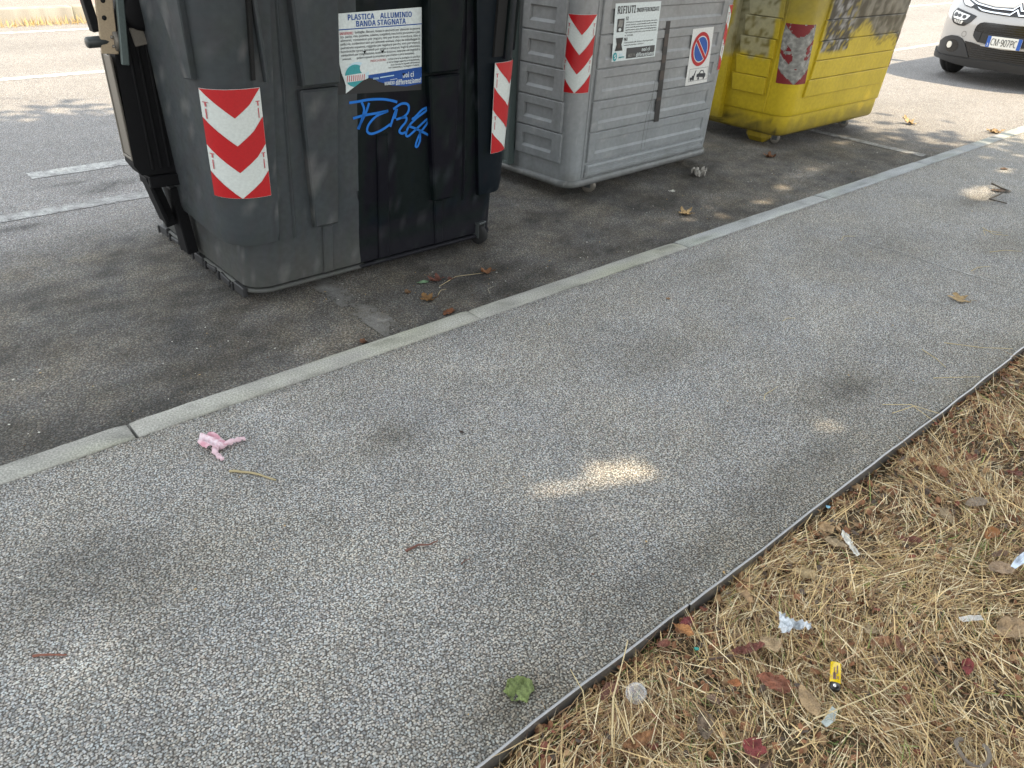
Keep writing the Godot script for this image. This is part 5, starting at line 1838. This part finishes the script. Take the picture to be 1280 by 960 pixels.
	tag(copies("grit", done_chip(), M.crumbs, grit, grit_tones), "specks of grit and chaff on the asphalt and pavement", "grit", "", "stuff")


func done_chip() -> ArrayMesh:
	return box_mesh(Vector3.ZERO, Vector3(0.016, 0.006, 0.011), 0.003, Basis.IDENTITY, Color.WHITE)


# ------------------------------------------------------------------ leaves and litter, each a thing

func oval(length: float, wide: float, n := 9, tip := 0.8) -> Array:
	# outline of a plain leaf along +v from its stalk
	var right := []
	for i in n + 1:
		var t := float(i) / n
		right.append(Vector2(wide / 2 * pow(sin(PI * pow(t, tip)), 0.8) * (1.0 + 0.05 * sin(t * 23.0)), length * t))
	var left := right.slice(1, -1).map(func(p): return Vector2(-p.x * 0.95, p.y))
	left.reverse()
	return right + left


func lobed(r: float, seed_: float) -> Array:
	# outline of a leaf with five pointed lobes
	var out := []
	for i in 40:
		var t := TAU * i / 40.0
		var lobe := pow(absf(cos(2.5 * t)), 1.6)
		var d := r * (0.42 + 0.58 * lobe) * (1.0 + 0.16 * sin(t * 7.0 + seed_))
		if absf(angle_difference(t, PI)) < 0.5:
			d *= 0.6
		out.append(Vector2(sin(t) * d, cos(t) * d + r * 0.5))
	return out


func ragged(r: float, seed_: float, n := 13) -> Array:
	var out := []
	for i in n:
		var t := TAU * i / n
		var d := r * (0.75 + 0.45 * noise.get_noise_2d(cos(t) * 1.3 + seed_, sin(t) * 1.3))
		out.append(Vector2(cos(t), sin(t)) * d)
	return out


# a leaf or scrap lying at (x, z), curled: cup lifts its sides, roll its ends, crumple roughens it
func scrap(called: String, label: String, category: String, at: Vector3, outline: Array, turn: float, colour: Color, cup: float, roll: float, crumple: float, seed_: float, m: Material, tilt := Vector2.ZERO, group := "", stem := 0.0) -> Node3D:
	var t := thing(called, label, category, at, turn, group)
	var length := 0.0
	var low := 10.0
	var wide := 0.0
	for p in outline:
		length = maxf(length, p.y)
		low = minf(low, p.y)
		wide = maxf(wide, absf(p.x))
	var mid := (length + low) / 2
	var half := maxf((length - low) / 2, 0.001)
	var f := func(u: float, v: float, o: float) -> Vector3:
		var a := u / maxf(wide, 0.001)
		var b := (v - mid) / half
		var y: float = 0.42 * cup * wide * a * a + 0.42 * roll * half * b * b + crumple * (fine.get_noise_2d(u * 4.0 / 1.0 + seed_, v * 4.0) + 0.5 * noise.get_noise_2d(u * 90 + seed_, v * 90))
		y += tilt.x * u + tilt.y * (v - mid) - 0.0012 * exp(-absf(u) / 0.0015)
		var squeeze := 1.0 - 0.25 * cup * a * a
		return Vector3(u * squeeze, y + o, -(v - mid) * (1.0 - 0.2 * absf(roll) * b * b))
	var lowest := 10.0
	for p in outline:
		lowest = minf(lowest, f.call(p.x, p.y, 0.0).y)
	lowest = minf(lowest, f.call(0.0, mid, 0.0).y)
	var g := func(u: float, v: float, o: float) -> Vector3: return f.call(u, v, o) - Vector3(0, lowest - 0.0012, 0)
	var tint := func(u: float, v: float) -> Color:
		var n := noise.get_noise_2d(u * 30 + seed_, v * 30) + 0.6 * fine.get_noise_2d(u * 3 + seed_, v * 3)
		var vein := 0.25 * exp(-absf(u) / 0.0012)
		var k := colour * (1.0 + 0.5 * n + vein)
		return Color(k.r, k.g, k.b)
	put(t, "blade" if category == "leaf" else "sheet", conformed(outline, g, maxf(0.003, wide / 7.0), 0.0, 0.0006, tint), m)
	if stem > 0.0:
		var s := begin()
		var p0: Vector3 = g.call(0.0, low, 0.0005)
		tube(s, [p0, p0 + Vector3(0.003, 0.002, stem * 0.5), p0 + Vector3(-0.002, 0.0005, stem)], [0.0009, 0.0008, 0.0006], 5, colour * 0.8)
		put(t, "stalk", done(s), M.twig)
	return t


func stick(called: String, label: String, category: String, points: Array, radius: float, colour: Color, group := "", taper := 0.5) -> Node3D:
	# points in the world; lies on the ground as a tapered knotty bar
	var at: Vector3 = points[0]
	var s := begin()
	var line := []
	var radii := []
	for i in points.size() - 1:
		for j in 4:
			var t := j / 4.0
			line.append(points[i].lerp(points[i + 1], t) - at + Vector3(fine.get_noise_2d(i * 4 + j, at.x * 9), 0, fine.get_noise_2d(i * 4 + j + 40, at.z * 9)) * radius * 0.8)
	line.append(points[-1] - at)
	for i in line.size():
		radii.append(radius * lerpf(1.0, taper, float(i) / line.size()) * (1.0 + 0.35 * fine.get_noise_2d(i * 0.5, at.x * 7 + at.z)))
	tube(s, line, radii, 6, colour)
	var o := put(self, called, done(s), M.twig)
	o.position = at
	tag(o, label, category, group)
	return o


func litter() -> void:
	var P := 0.0
	var R := ROAD
	var g := func(x: float, z: float, up := 0.016) -> Vector3: return Vector3(x, verge_height(x, z) + up + 0.009, z)
	pink_tissue()
	# on the pavement
	stick("dry_stalk", "flattened straw coloured stalk beside the pink tissue on the pavement", "stalk", [Vector3(0.584, 0.004, -1.838), Vector3(0.632, 0.004, -1.79), Vector3(0.668, 0.003, -1.72)], 0.0040, Color(0.40, 0.33, 0.19))
	stick("brown_twig", "knotty reddish brown twig in the middle of the pavement", "twig", [Vector3(0.792, 0.004, -1.253), Vector3(0.830, 0.005, -1.250), Vector3(0.852, 0.006, -1.232), Vector3(0.876, 0.006, -1.231)], 0.0034, Color(0.17, 0.08, 0.06))
	stick("brown_twig", "small forked brown twig just right of the knotty reddish one", "twig", [Vector3(0.874, 0.003, -1.129), Vector3(0.890, 0.004, -1.132), Vector3(0.903, 0.003, -1.128)], 0.0020, Color(0.16, 0.09, 0.07))
	stick("brown_twig", "straight reddish brown twig at the pavement's lower left", "twig", [Vector3(-0.007, 0.004, -1.485), Vector3(0.020, 0.005, -1.466), Vector3(0.048, 0.004, -1.443)], 0.0032, Color(0.24, 0.10, 0.07))
	stick("forked_twig", "grey forked twig lying on a dark stain far along the pavement", "twig", [Vector3(5.62, 0.02, -1.68), Vector3(5.53, 0.03, -1.60), Vector3(5.506, 0.03, -1.544), Vector3(5.283, 0.012, -1.564), Vector3(5.293, 0.008, -1.466)], 0.0065, Color(0.07, 0.055, 0.045))
	scrap("curled_leaf", "brown leaf curled against the grey forked twig", "leaf", Vector3(5.56, P, -1.60), oval(0.13, 0.07), 0.8, Color(0.20, 0.13, 0.08), 0.5, 0.2, 0.006, 3.0, M.dead_leaf)
	scrap("tan_leaf", "dry tan leaf with a raised edge near the scratched line on the pavement", "leaf", Vector3(3.60, P, -1.045), lobed(0.052, 2.0), 0.7, Color(0.52, 0.36, 0.17), 0.45, 0.35, 0.006, 8.0, M.dead_leaf, Vector2(0.1, 0.1), "", 0.03)
	scrap("green_leaf", "folded green leaf on the pavement close to the steel edging", "leaf", Vector3(0.741, P, -0.759), pts([-0.018, -0.030, 0.0, -0.034, 0.020, -0.026, 0.034, -0.010, 0.028, 0.004, 0.030, 0.018, 0.012, 0.022, 0.002, 0.034, -0.012, 0.022, -0.030, 0.020, -0.028, 0.0, -0.034, -0.014]), 2.0, Color(0.22, 0.28, 0.09), 0.35, 0.1, 0.012, 11.0, M.dead_leaf)
	scrap("dark_crumb", "small dark crumb alone on the pavement", "crumb", Vector3(1.228, P, -1.585), ragged(0.010, 2.0), 0.4, Color(0.05, 0.025, 0.018), 0.3, 0.4, 0.004, 4.0, M.dead_leaf)
	scrap("brown_scrap", "tiny brown leaf scrap on the pavement near the kerb", "leaf", Vector3(2.545, P, -1.834), ragged(0.014, 6.0), 0.4, Color(0.28, 0.16, 0.08), 0.5, 0.4, 0.004, 14.0, M.dead_leaf)
	scrap("brown_leaf", "small dark brown leaf at the far right of the pavement", "leaf", Vector3(6.15, P, -1.80), oval(0.07, 0.04), 1.1, Color(0.16, 0.09, 0.05), 0.6, 0.4, 0.006, 21.0, M.dead_leaf)
	for q in [
		[[2.168, -1.102, 2.20, -1.12, 2.281, -1.121], "bent pale straw lying alone on the pavement"], [[2.99, -0.93, 2.96, -0.86, 2.917, -0.806], "straight straw pointing down towards the edging"],
		[[2.80, -0.80, 2.86, -0.76, 2.93, -0.69], "straw lying along the pavement's edge at the right"], [[3.12, -0.90, 3.2, -0.79, 3.27, -0.70], "straw crossing from the far end of the edging"],
		[[2.443, -0.781, 2.50, -0.74, 2.554, -0.672], "long straw reaching over the steel edging"], [[2.47, -0.83, 2.50, -0.75, 2.49, -0.66], "crooked straw sprouting beside the long one"],
		[[2.760, -1.406, 2.80, -1.41, 2.83, -1.39], "short straw on the middle of the pavement"], [[3.85, -1.75, 3.93, -1.78, 3.98, -1.74], "short pale straw near the kerb"], [[4.0, -1.15, 4.08, -1.15, 4.14, -1.12], "thin straw beside the scratched line"],
		[[4.35, -1.20, 4.45, -1.16, 4.50, -1.10], "dark straw beyond the tan leaf"], [[4.6, -1.32, 4.68, -1.36, 4.72, -1.28], "crossed straw below the forked twig"], [[4.72, -1.38, 4.66, -1.30, 4.70, -1.24], "second straw crossing below the forked twig"],
		[[0.79, -0.60, 0.83, -0.66, 0.865, -0.73], "upright straw leaning over the edging at the bottom"]]:
		var a: Array = q[0]
		var up := 0.03 if "over the" in q[1] or "sprouting" in q[1] else 0.0018
		stick("straw", q[1], "straw", [Vector3(a[0], 0.0018, a[1]), Vector3(a[2], up, a[3]), Vector3(a[4], 0.0025 if a[5] < EDGE - 0.02 else 0.012, a[5])], 0.0014, Color(0.58, 0.47, 0.26), "", 0.6)
	# in the bay
	scrap("brown_leaf", "reddish brown curled leaf beside a green scrap in front of the dark container", "leaf", Vector3(1.985, R, -2.765), lobed(0.048, 1.0), 0.5, Color(0.20, 0.075, 0.05), 0.9, 0.6, 0.010, 31.0, M.dead_leaf)
	scrap("green_scrap", "pale green leaf scrap in front of the dark container", "leaf", Vector3(1.925, R, -2.785), oval(0.062, 0.034), 1.2, Color(0.22, 0.36, 0.20), 0.3, 0.2, 0.003, 32.0, M.dead_leaf)
	scrap("brown_leaf", "small dark brown leaf left of the green scrap", "leaf", Vector3(1.805, R, -2.731), ragged(0.024, 3.0), 2.1, Color(0.20, 0.11, 0.05), 0.8, 0.6, 0.008, 33.0, M.dead_leaf)
	scrap("brown_leaf", "crumpled golden brown leaf in front of the dark container", "leaf", Vector3(1.834, R, -2.615), lobed(0.046, 7.0), 1.4, Color(0.30, 0.16, 0.055), 1.0, 0.7, 0.014, 34.0, M.dead_leaf)
	scrap("brown_leaf", "rust brown curled leaf nearest the kerb joint", "leaf", Vector3(1.829, R, -2.455), oval(0.085, 0.045), 1.9, Color(0.24, 0.085, 0.03), 0.9, 0.35, 0.008, 35.0, M.dead_leaf)
	scrap("brown_leaf", "orange brown leaf at the end of the long straw", "leaf", Vector3(2.244, R, -2.696), lobed(0.040, 3.0), 0.2, Color(0.30, 0.13, 0.05), 0.8, 0.5, 0.010, 36.0, M.dead_leaf)
	scrap("brown_leaf", "small brown leaf against the kerb below the faded bay line", "leaf", Vector3(1.391, R, -2.445), ragged(0.024, 5.0), 0.2, Color(0.22, 0.10, 0.05), 0.7, 0.6, 0.008, 37.0, M.dead_leaf)
	scrap("brown_leaf", "reddish leaf scrap right of the green scrap", "leaf", Vector3(2.05, R, -2.735), ragged(0.022, 9.0), 0.9, Color(0.20, 0.08, 0.055), 0.5, 0.5, 0.006, 38.0, M.dead_leaf)
	stick("straw", "long bent straw in front of the dark container", "straw", [Vector3(1.96, R + 0.003, -2.70), Vector3(2.087, R + 0.006, -2.739), Vector3(2.226, R + 0.004, -2.698)], 0.0016, Color(0.60, 0.48, 0.28))
	stick("straw", "short straw beside the golden brown leaf", "straw", [Vector3(1.90, R + 0.003, -2.63), Vector3(1.94, R + 0.004, -2.66), Vector3(1.965, R + 0.003, -2.655)], 0.0018, Color(0.56, 0.46, 0.28))
	stick("straw", "small hooked straw near the kerb in the bay", "straw", [Vector3(2.10, R + 0.003, -2.50), Vector3(2.12, R + 0.004, -2.54), Vector3(2.165, R + 0.003, -2.55)], 0.0012, Color(0.50, 0.44, 0.33))
	scrap("crumpled_paper", "crumpled dirty white paper beside the grey container", "paper", Vector3(4.50, R, -3.15), ragged(0.075, 12.0, 17), 0.3, Color(0.50, 0.47, 0.42), 0.6, 0.6, 0.05, 41.0, M.paper)
	scrap("tan_leaf", "curled tan leaf lying among sun flecks at the kerb", "leaf", Vector3(3.76, R, -2.677), lobed(0.062, 4.0), 1.0, Color(0.55, 0.38, 0.18), 0.7, 0.5, 0.012, 42.0, M.dead_leaf)
	scrap("brown_leaf", "rust brown leaf on the asphalt below the yellow container", "leaf", Vector3(5.363, R, -3.144), lobed(0.062, 6.0), 0.4, Color(0.22, 0.09, 0.035), 0.9, 0.7, 0.016, 43.0, M.dead_leaf)
	scrap("tan_leaf", "sunlit curled tan leaf beyond the yellow container", "leaf", Vector3(7.468, R, -3.073), lobed(0.085, 8.0), 0.9, Color(0.48, 0.33, 0.15), 0.8, 0.8, 0.02, 44.0, M.dead_leaf, Vector2(0.2, 0.3))
	scrap("tan_leaf", "sunlit tan leaf near the far stretch of kerb", "leaf", Vector3(7.825, R, -2.464), lobed(0.08, 9.0), 0.2, Color(0.45, 0.30, 0.15), 0.7, 0.6, 0.016, 45.0, M.dead_leaf)
	scrap("white_scrap", "small white scrap in front of the grey container's castor", "paper", Vector3(4.05, R, -3.02), ragged(0.028, 15.0), 0.7, Color(0.6, 0.58, 0.52), 0.3, 0.3, 0.006, 46.0, M.paper)
	# on the verge
	lighter()
	scrap("white_paper", "crumpled white paper scrap on the straw above the lighter", "paper", g.call(1.347, -0.480), pts([-0.036, 0.030, -0.030, 0.042, -0.004, 0.034, 0.012, 0.030, 0.028, 0.036, 0.030, 0.018, 0.020, 0.008, 0.020, -0.016, 0.012, -0.042, 0.002, -0.046, -0.002, -0.022, -0.010, 0.0, -0.024, 0.012]), 0.65, Color(0.66, 0.70, 0.74), 0.5, 0.3, 0.022, 51.0, M.paper)
	scrap("white_plastic", "white plastic sliver at the right edge of the verge", "plastic scrap", g.call(1.99, -0.222, 0.022), pts([-0.010, -0.035, 0.010, -0.04, 0.014, 0.0, 0.006, 0.045, -0.006, 0.045, -0.013, 0.01]), 1.5, Color(0.66, 0.74, 0.86), 0.9, 0.0, 0.003, 52.0, M.paper)
	scrap("white_plastic", "twisted white plastic strip in the straw near the pavement", "plastic scrap", g.call(1.722, -0.546), pts([-0.012, -0.05, 0.006, -0.052, 0.010, -0.01, 0.016, 0.03, 0.006, 0.052, -0.008, 0.03, -0.004, -0.01]), -0.6, Color(0.66, 0.64, 0.58), 0.7, 0.3, 0.010, 53.0, M.paper)
	scrap("white_stub", "short white paper stub lying in the straw right of the lighter", "paper", g.call(1.694, -0.222, 0.02), pts([-0.009, -0.030, 0.008, -0.028, 0.010, 0.0, 0.009, 0.030, -0.008, 0.028, -0.010, 0.004]), 1.0, Color(0.68, 0.66, 0.62), 1.1, 0.0, 0.003, 54.0, M.paper)
	scrap("blue_scrap", "tiny pale blue scrap against the steel edging", "plastic scrap", g.call(1.826, -0.664, 0.02), ragged(0.009, 3.0), 0.4, Color(0.22, 0.46, 0.60), 0.3, 0.3, 0.003, 55.0, M.paper)
	scrap("teal_scrap", "tiny teal scrap in the straw", "plastic scrap", g.call(1.128, -0.590, 0.02), ragged(0.007, 4.0), 0.4, Color(0.06, 0.36, 0.30), 0.3, 0.3, 0.003, 56.0, M.paper)
	scrap("foil_scrap", "silvery scrap below the large beige leaf", "foil", g.call(1.192, -0.300, 0.016), pts([-0.03, -0.006, 0.0, -0.012, 0.03, -0.004, 0.026, 0.008, 0.0, 0.006, -0.028, 0.008]), 0.1, Color(0.50, 0.55, 0.52), 0.4, 0.3, 0.006, 57.0, M.paper)
	scrap("beige_leaf", "large smooth beige leaf below the lighter", "leaf", g.call(1.193, -0.350, 0.02), oval(0.085, 0.046, 10, 1.15), 2.55, Color(0.50, 0.34, 0.18), 0.35, 0.25, 0.004, 61.0, M.dead_leaf, Vector2(0.1, 0.0), "", 0.012)
	scrap("red_leaf", "broad reddish brown leaf beside the large beige one", "leaf", g.call(1.178, -0.424, 0.02), oval(0.080, 0.060, 10, 0.75), 0.5, Color(0.36, 0.13, 0.07), 0.4, 0.3, 0.008, 62.0, M.dead_leaf, Vector2(-0.15, 0.1), "", 0.015)
	scrap("beige_leaf", "pale beige leaf with a torn edge above the reddish brown leaf", "leaf", g.call(1.268, -0.492, 0.02), pts([-0.024, -0.022, 0.004, -0.026, 0.026, -0.018, 0.020, 0.004, 0.010, 0.026, -0.006, 0.022, -0.022, 0.028, -0.020, 0.004]), 0.3, Color(0.56, 0.40, 0.23), 0.4, 0.3, 0.006, 63.0, M.dead_leaf)
	scrap("red_leaf", "dark red leaf strip left of the pale beige leaf", "leaf", g.call(1.215, -0.515, 0.018), oval(0.095, 0.026), 1.15, Color(0.22, 0.07, 0.05), 0.5, 0.3, 0.008, 64.0, M.dead_leaf)
	scrap("red_leaf", "crimson leaf at the bottom of the verge", "leaf", g.call(1.010, -0.362, 0.02), ragged(0.030, 4.0, 15), 0.9, Color(0.27, 0.05, 0.045), 0.4, 0.4, 0.006, 65.0, M.dead_leaf)
	scrap("red_leaf", "small crimson leaf in the straw at the lower right", "leaf", g.call(1.545, -0.170, 0.02), oval(0.05, 0.028), 1.9, Color(0.26, 0.05, 0.045), 0.5, 0.3, 0.006, 66.0, M.dead_leaf)
	scrap("tan_leaf", "round tan leaf near the pavement's edge", "leaf", g.call(1.722, -0.613, 0.02), ragged(0.030, 8.0), 0.4, Color(0.50, 0.33, 0.17), 0.5, 0.3, 0.006, 67.0, M.dead_leaf)
	scrap("beige_leaf", "wide beige leaf at the right edge, lower of two", "leaf", g.call(1.742, -0.150, 0.02), oval(0.10, 0.066), 1.3, Color(0.50, 0.34, 0.19), 0.3, 0.3, 0.008, 68.0, M.dead_leaf)
	scrap("grey_leaf", "grey brown leaf under the tip of the long straw", "leaf", g.call(2.164, -0.398, 0.02), oval(0.085, 0.040), 1.2, Color(0.36, 0.28, 0.20), 0.4, 0.2, 0.006, 69.0, M.dead_leaf)
	scrap("rust_leaf", "rust orange leaf right of the middle of the verge", "leaf", g.call(2.055, -0.315, 0.018), oval(0.075, 0.036), 1.5, Color(0.38, 0.16, 0.05), 0.5, 0.2, 0.006, 70.0, M.dead_leaf)
	scrap("beige_leaf", "beige leaf beside the white plastic sliver", "leaf", g.call(1.925, -0.245, 0.018), oval(0.075, 0.052), 1.0, Color(0.46, 0.32, 0.20), 0.4, 0.3, 0.006, 71.0, M.dead_leaf)
	scrap("brown_leaf", "brown leaf wedged in the straw by the edging", "leaf", g.call(1.53, -0.563, 0.018), oval(0.065, 0.042), 0.6, Color(0.52, 0.38, 0.20), 0.5, 0.3, 0.008, 72.0, M.dead_leaf)
	scrap("rust_leaf", "orange brown leaf close to the edging near the bottom", "leaf", g.call(1.144, -0.640, 0.02), oval(0.055, 0.030), 0.2, Color(0.44, 0.20, 0.07), 0.5, 0.3, 0.008, 73.0, M.dead_leaf)
	scrap("red_leaf", "dark crimson leaf scrap close to the edging", "leaf", g.call(1.175, -0.655, 0.014), oval(0.050, 0.028), 1.6, Color(0.26, 0.05, 0.05), 0.5, 0.3, 0.006, 74.0, M.dead_leaf)
	scrap("brown_leaf", "dark brown leaf in the straw above the clear cap", "leaf", g.call(0.90, -0.645, 0.014), oval(0.06, 0.036), 1.7, Color(0.22, 0.09, 0.06), 0.4, 0.3, 0.006, 75.0, M.dead_leaf)
	scrap("rust_leaf", "two-toned rust leaf below the clear cap", "leaf", g.call(0.845, -0.520, 0.016), oval(0.075, 0.034), 1.3, Color(0.32, 0.15, 0.06), 0.6, 0.3, 0.010, 76.0, M.dead_leaf)
	scrap("brown_leaf", "crinkled grey brown leaf at the left of the verge", "leaf", g.call(0.98, -0.455, 0.016), oval(0.075, 0.040), 2.2, Color(0.26, 0.19, 0.13), 0.6, 0.4, 0.014, 77.0, M.dead_leaf)
	scrap("rust_leaf", "small orange leaf left of the reddish brown leaf", "leaf", g.call(1.115, -0.480, 0.018), oval(0.032, 0.022), 0.7, Color(0.46, 0.17, 0.06), 0.3, 0.3, 0.005, 78.0, M.dead_leaf)
	scrap("rust_leaf", "faded rust leaf in the straw above the lighter", "leaf", g.call(1.47, -0.330, 0.012), oval(0.06, 0.034), 1.1, Color(0.36, 0.18, 0.09), 0.4, 0.3, 0.008, 79.0, M.dead_leaf)
	for i in 34:
		var x := rng.randf_range(0.9, 3.2)
		var z := rng.randf_range(EDGE + 0.03, minf(-0.02, -0.75 + 0.9 * (x - 0.4)))
		var k: Color = [Color(0.30, 0.13, 0.07), Color(0.42, 0.27, 0.14), Color(0.24, 0.15, 0.10), Color(0.24, 0.085, 0.055), Color(0.48, 0.36, 0.22)][i % 5]
		scrap("leaf_scrap", "small broken leaf scrap half buried in the dry straw", "leaf", g.call(x, z, 0.010), oval(rng.randf_range(0.03, 0.07), rng.randf_range(0.018, 0.036), 8, rng.randf_range(0.7, 1.1)), rng.randf() * TAU, k, rng.randf_range(0.2, 0.8), rng.randf_range(0.0, 0.5), 0.008, 100.0 + i, M.dead_leaf, Vector2(rng.randf_range(-0.3, 0.3), rng.randf_range(-0.3, 0.3)), "broken leaf scraps in the straw")
	stick("brown_twig", "thin dark twig in the straw left of the white paper", "twig", [g.call(1.13, -0.555), g.call(1.18, -0.53), g.call(1.20, -0.50)], 0.0030, Color(0.12, 0.08, 0.06))
	stick("dry_stalk", "long pale stalk standing across the steel edging", "stalk", [g.call(0.800, -0.545, 0.02), g.call(0.87, -0.61, 0.05), Vector3(1.0, 0.03, -0.688)], 0.0022, Color(0.64, 0.52, 0.30))
	stick("dry_stalk", "pale stalk forking from the longer one beside the edging", "stalk", [g.call(0.835, -0.52, 0.02), g.call(0.86, -0.58, 0.04), g.call(0.865, -0.605, 0.05)], 0.0018, Color(0.60, 0.46, 0.24))
	stick("dry_stalk", "long curved stalk running right of the large beige leaf", "stalk", [g.call(1.16, -0.32, 0.026), g.call(1.33, -0.26, 0.034), g.call(1.46, -0.24, 0.026)], 0.0019, Color(0.66, 0.54, 0.32))
	stick("dry_stalk", "straight stalk just above the lighter", "stalk", [g.call(1.29, -0.37, 0.024), g.call(1.35, -0.355, 0.028), g.call(1.42, -0.34, 0.026)], 0.0017, Color(0.60, 0.40, 0.24))
	stick("dry_stalk", "long leaning stalk by the round tan leaf", "stalk", [g.call(1.62, -0.60, 0.02), g.call(1.67, -0.65, 0.04), g.call(1.72, -0.66, 0.05)], 0.0018, Color(0.56, 0.44, 0.24))
	stick("dry_stalk", "pale stalk sloping to the grey brown leaf", "stalk", [g.call(2.18, -0.36, 0.02), g.call(2.10, -0.34, 0.03), g.call(1.86, -0.30, 0.03)], 0.0022, Color(0.66, 0.54, 0.32))
	# a loop of grey root or wire
	var s := begin()
	var line := []
	var radii := []
	for i in 25:
		var a := TAU * (0.05 + 0.80 * i / 24.0)
		line.append(Vector3(cos(a) * 0.030, 0.012 + 0.006 * sin(a * 2.0), sin(a) * 0.030))
		radii.append(0.0042 * (1.0 + 0.15 * sin(i * 1.7)))
	tube(s, line, radii, 7, Color(0.20, 0.17, 0.14))
	var loop := put(self, "grey_loop", done(s), M.twig)
	loop.position = g.call(1.342, -0.078, 0.008)
	tag(loop, "open grey loop of root lying in the straw at the bottom right", "root")
	# a clear plastic cap
	var cap := thing("clear_cap", "clear plastic cap lying in the straw near the edging", "cap", g.call(0.934, -0.601, 0.016))
	cap.rotation = Vector3(0.25, 0.4, 0.2)
	s = begin()
	lathe(s, Vector3.ZERO, Vector3.UP, [[0.0, 0.022], [0.014, 0.021], [0.018, 0.018], [0.020, 0.010], [0.0205, 0.0005]], 20)
	put(cap, "shell", done(s), M.clear_plastic)
	s = begin()
	lathe(s, Vector3(0, 0.001, 0), Vector3.UP, [[0.0, 0.0225], [0.003, 0.0228], [0.004, 0.0215]], 20)
	put(cap, "rim", done(s), M.clear_plastic)


func pink_tissue() -> void:
	var t := thing("pink_tissue", "crumpled pink tissue lying on the pavement near the kerb", "tissue", Vector3(0.600, 0.0, -1.955))
	# a fan of creased cloth and two twisted tails
	var fan := pts([-0.066, 0.052, -0.062, 0.070, -0.040, 0.072, -0.014, 0.058, 0.010, 0.030, 0.030, 0.018, 0.026, 0.004, 0.006, 0.0, -0.004, -0.012, -0.018, -0.004, -0.030, -0.006, -0.046, 0.006, -0.062, 0.022, -0.060, 0.034])
	var f := func(u: float, v: float, o: float) -> Vector3:
		var ridge := absf(sin((v + u * 0.75) * 95.0)) * 0.017 * smoothstep(0.05, -0.05, u)
		return Vector3(u, 0.002 + ridge + 0.010 * smoothstep(-0.07, 0.02, u) + 0.004 * noise.get_noise_2d(u * 60, v * 60) + 0.004 + o, -v * 1.0)
	var turn := func(p: Vector3) -> Vector3: return Basis(Vector3.UP, -0.62) * p
	var tint := func(u: float, v: float) -> Color:
		var n := 0.5 + 0.5 * sin((v + u * 0.75) * 95.0 + 1.0)
		return Color(0.60, 0.30, 0.36).lerp(Color(0.78, 0.66, 0.70), clampf(n + noise.get_noise_2d(u * 50, v * 50), 0, 1))
	put(t, "fan", conformed(fan, func(u, v, o): return turn.call(f.call(u, v, o)), 0.004, 0.0, 0.001, tint), M.paper)
	for tail in [
		[[0.0, 0.010, -0.004], [0.030, 0.014, -0.024], [0.052, 0.013, -0.040], [0.070, 0.010, -0.050]], [[-0.006, 0.010, 0.0], [-0.004, 0.014, 0.020], [0.012, 0.010, 0.040], [0.026, 0.008, 0.052]]]:
		var s := begin()
		var line := []
		var radii := []
		for i in 3:
			for j in 5:
				var a: Array = tail[i]
				var b: Array = tail[i + 1]
				var p := Vector3(a[0], a[1], a[2]).lerp(Vector3(b[0], b[1], b[2]), j / 5.0)
				line.append(turn.call(p) + Vector3(0, 0.002 * sin(i * 5 + j * 1.9), 0))
				radii.append(0.0095 - 0.0040 * (i * 5 + j) / 15.0 + 0.002 * sin((i * 5 + j) * 1.4))
		var e: Array = tail[3]
		line.append(turn.call(Vector3(e[0], e[1], e[2])))
		radii.append(0.004)
		tube(s, line, radii, 7, Color(0.72, 0.52, 0.57))
		put(t, "tail", done(s), M.paper)


func lighter() -> void:
	# lies on its side; its metal end points towards the viewer
	var t := thing("lighter", "yellow pocket lighter with black base lying on the straw", "lighter", Vector3(1.290, verge_height(1.29, -0.345) + 0.042, -0.345), 0.0)
	t.rotation = Vector3(0.06, -1.075, 0.05)
	var s := begin()
	var ovalish := func(a: float, wx: float, wy: float) -> Vector3: return Vector3(signf(cos(a)) * pow(absf(cos(a)), 0.8) * wx, signf(sin(a)) * pow(absf(sin(a)), 0.8) * wy, 0)
	var ring := func(z: float, wx: float, wy: float) -> Array:
		var out := []
		for i in 20:
			out.append(ovalish.call(TAU * i / 20.0, wx, wy) + Vector3(0, 0, z))
		return out
	var loft := func(rings: Array, called: String, m: Material) -> void:
		var b := begin()
		for i in rings.size() - 1:
			for j in 20:
				var n := (j + 1) % 20
				quad(b, rings[i][j], rings[i][n], rings[i + 1][n], rings[i + 1][j])
		for e in [0, rings.size() - 1]:
			for j in range(1, 19):
				tri(b, rings[e][0], rings[e][j], rings[e][j + 1])
		put(t, called, done(b), m)
	loft.call([ring.call(-0.036, 0.010, 0.0050), ring.call(-0.035, 0.0112, 0.0060), ring.call(0.018, 0.0112, 0.0060), ring.call(0.0185, 0.0108, 0.0056)], "body", M.lighter_yellow)
	loft.call([ring.call(0.0187, 0.0108, 0.0056), ring.call(0.019, 0.0114, 0.0062), ring.call(0.030, 0.0112, 0.0062), ring.call(0.036, 0.008, 0.0052), ring.call(0.0365, 0.006, 0.004)], "hood", M.lighter_black)
	s = begin()
	lathe(s, Vector3(-0.002, 0.0052, 0.028), Vector3(1, 0.0, 0), [[-0.003, 0.001], [-0.003, 0.0042], [0.003, 0.0042], [0.003, 0.001]], 16)
	put(t, "spark_wheel", done(s), M.lighter_metal)
	s = begin()
	for q in [[-0.004, -0.020, -0.002, 0.008], [0.001, -0.026, 0.004, -0.004], [-0.006, -0.006, 0.001, 0.012], [0.003, 0.002, 0.006, 0.010]]:
		conform(s, PackedVector2Array(rect(q[0], q[1], q[2], q[3])), func(u, v, o): return Vector3(u, 0.00605 + o, v), 0.01, 0.0002)
	put(t, "worn_print", done(s), M.lighter_print)
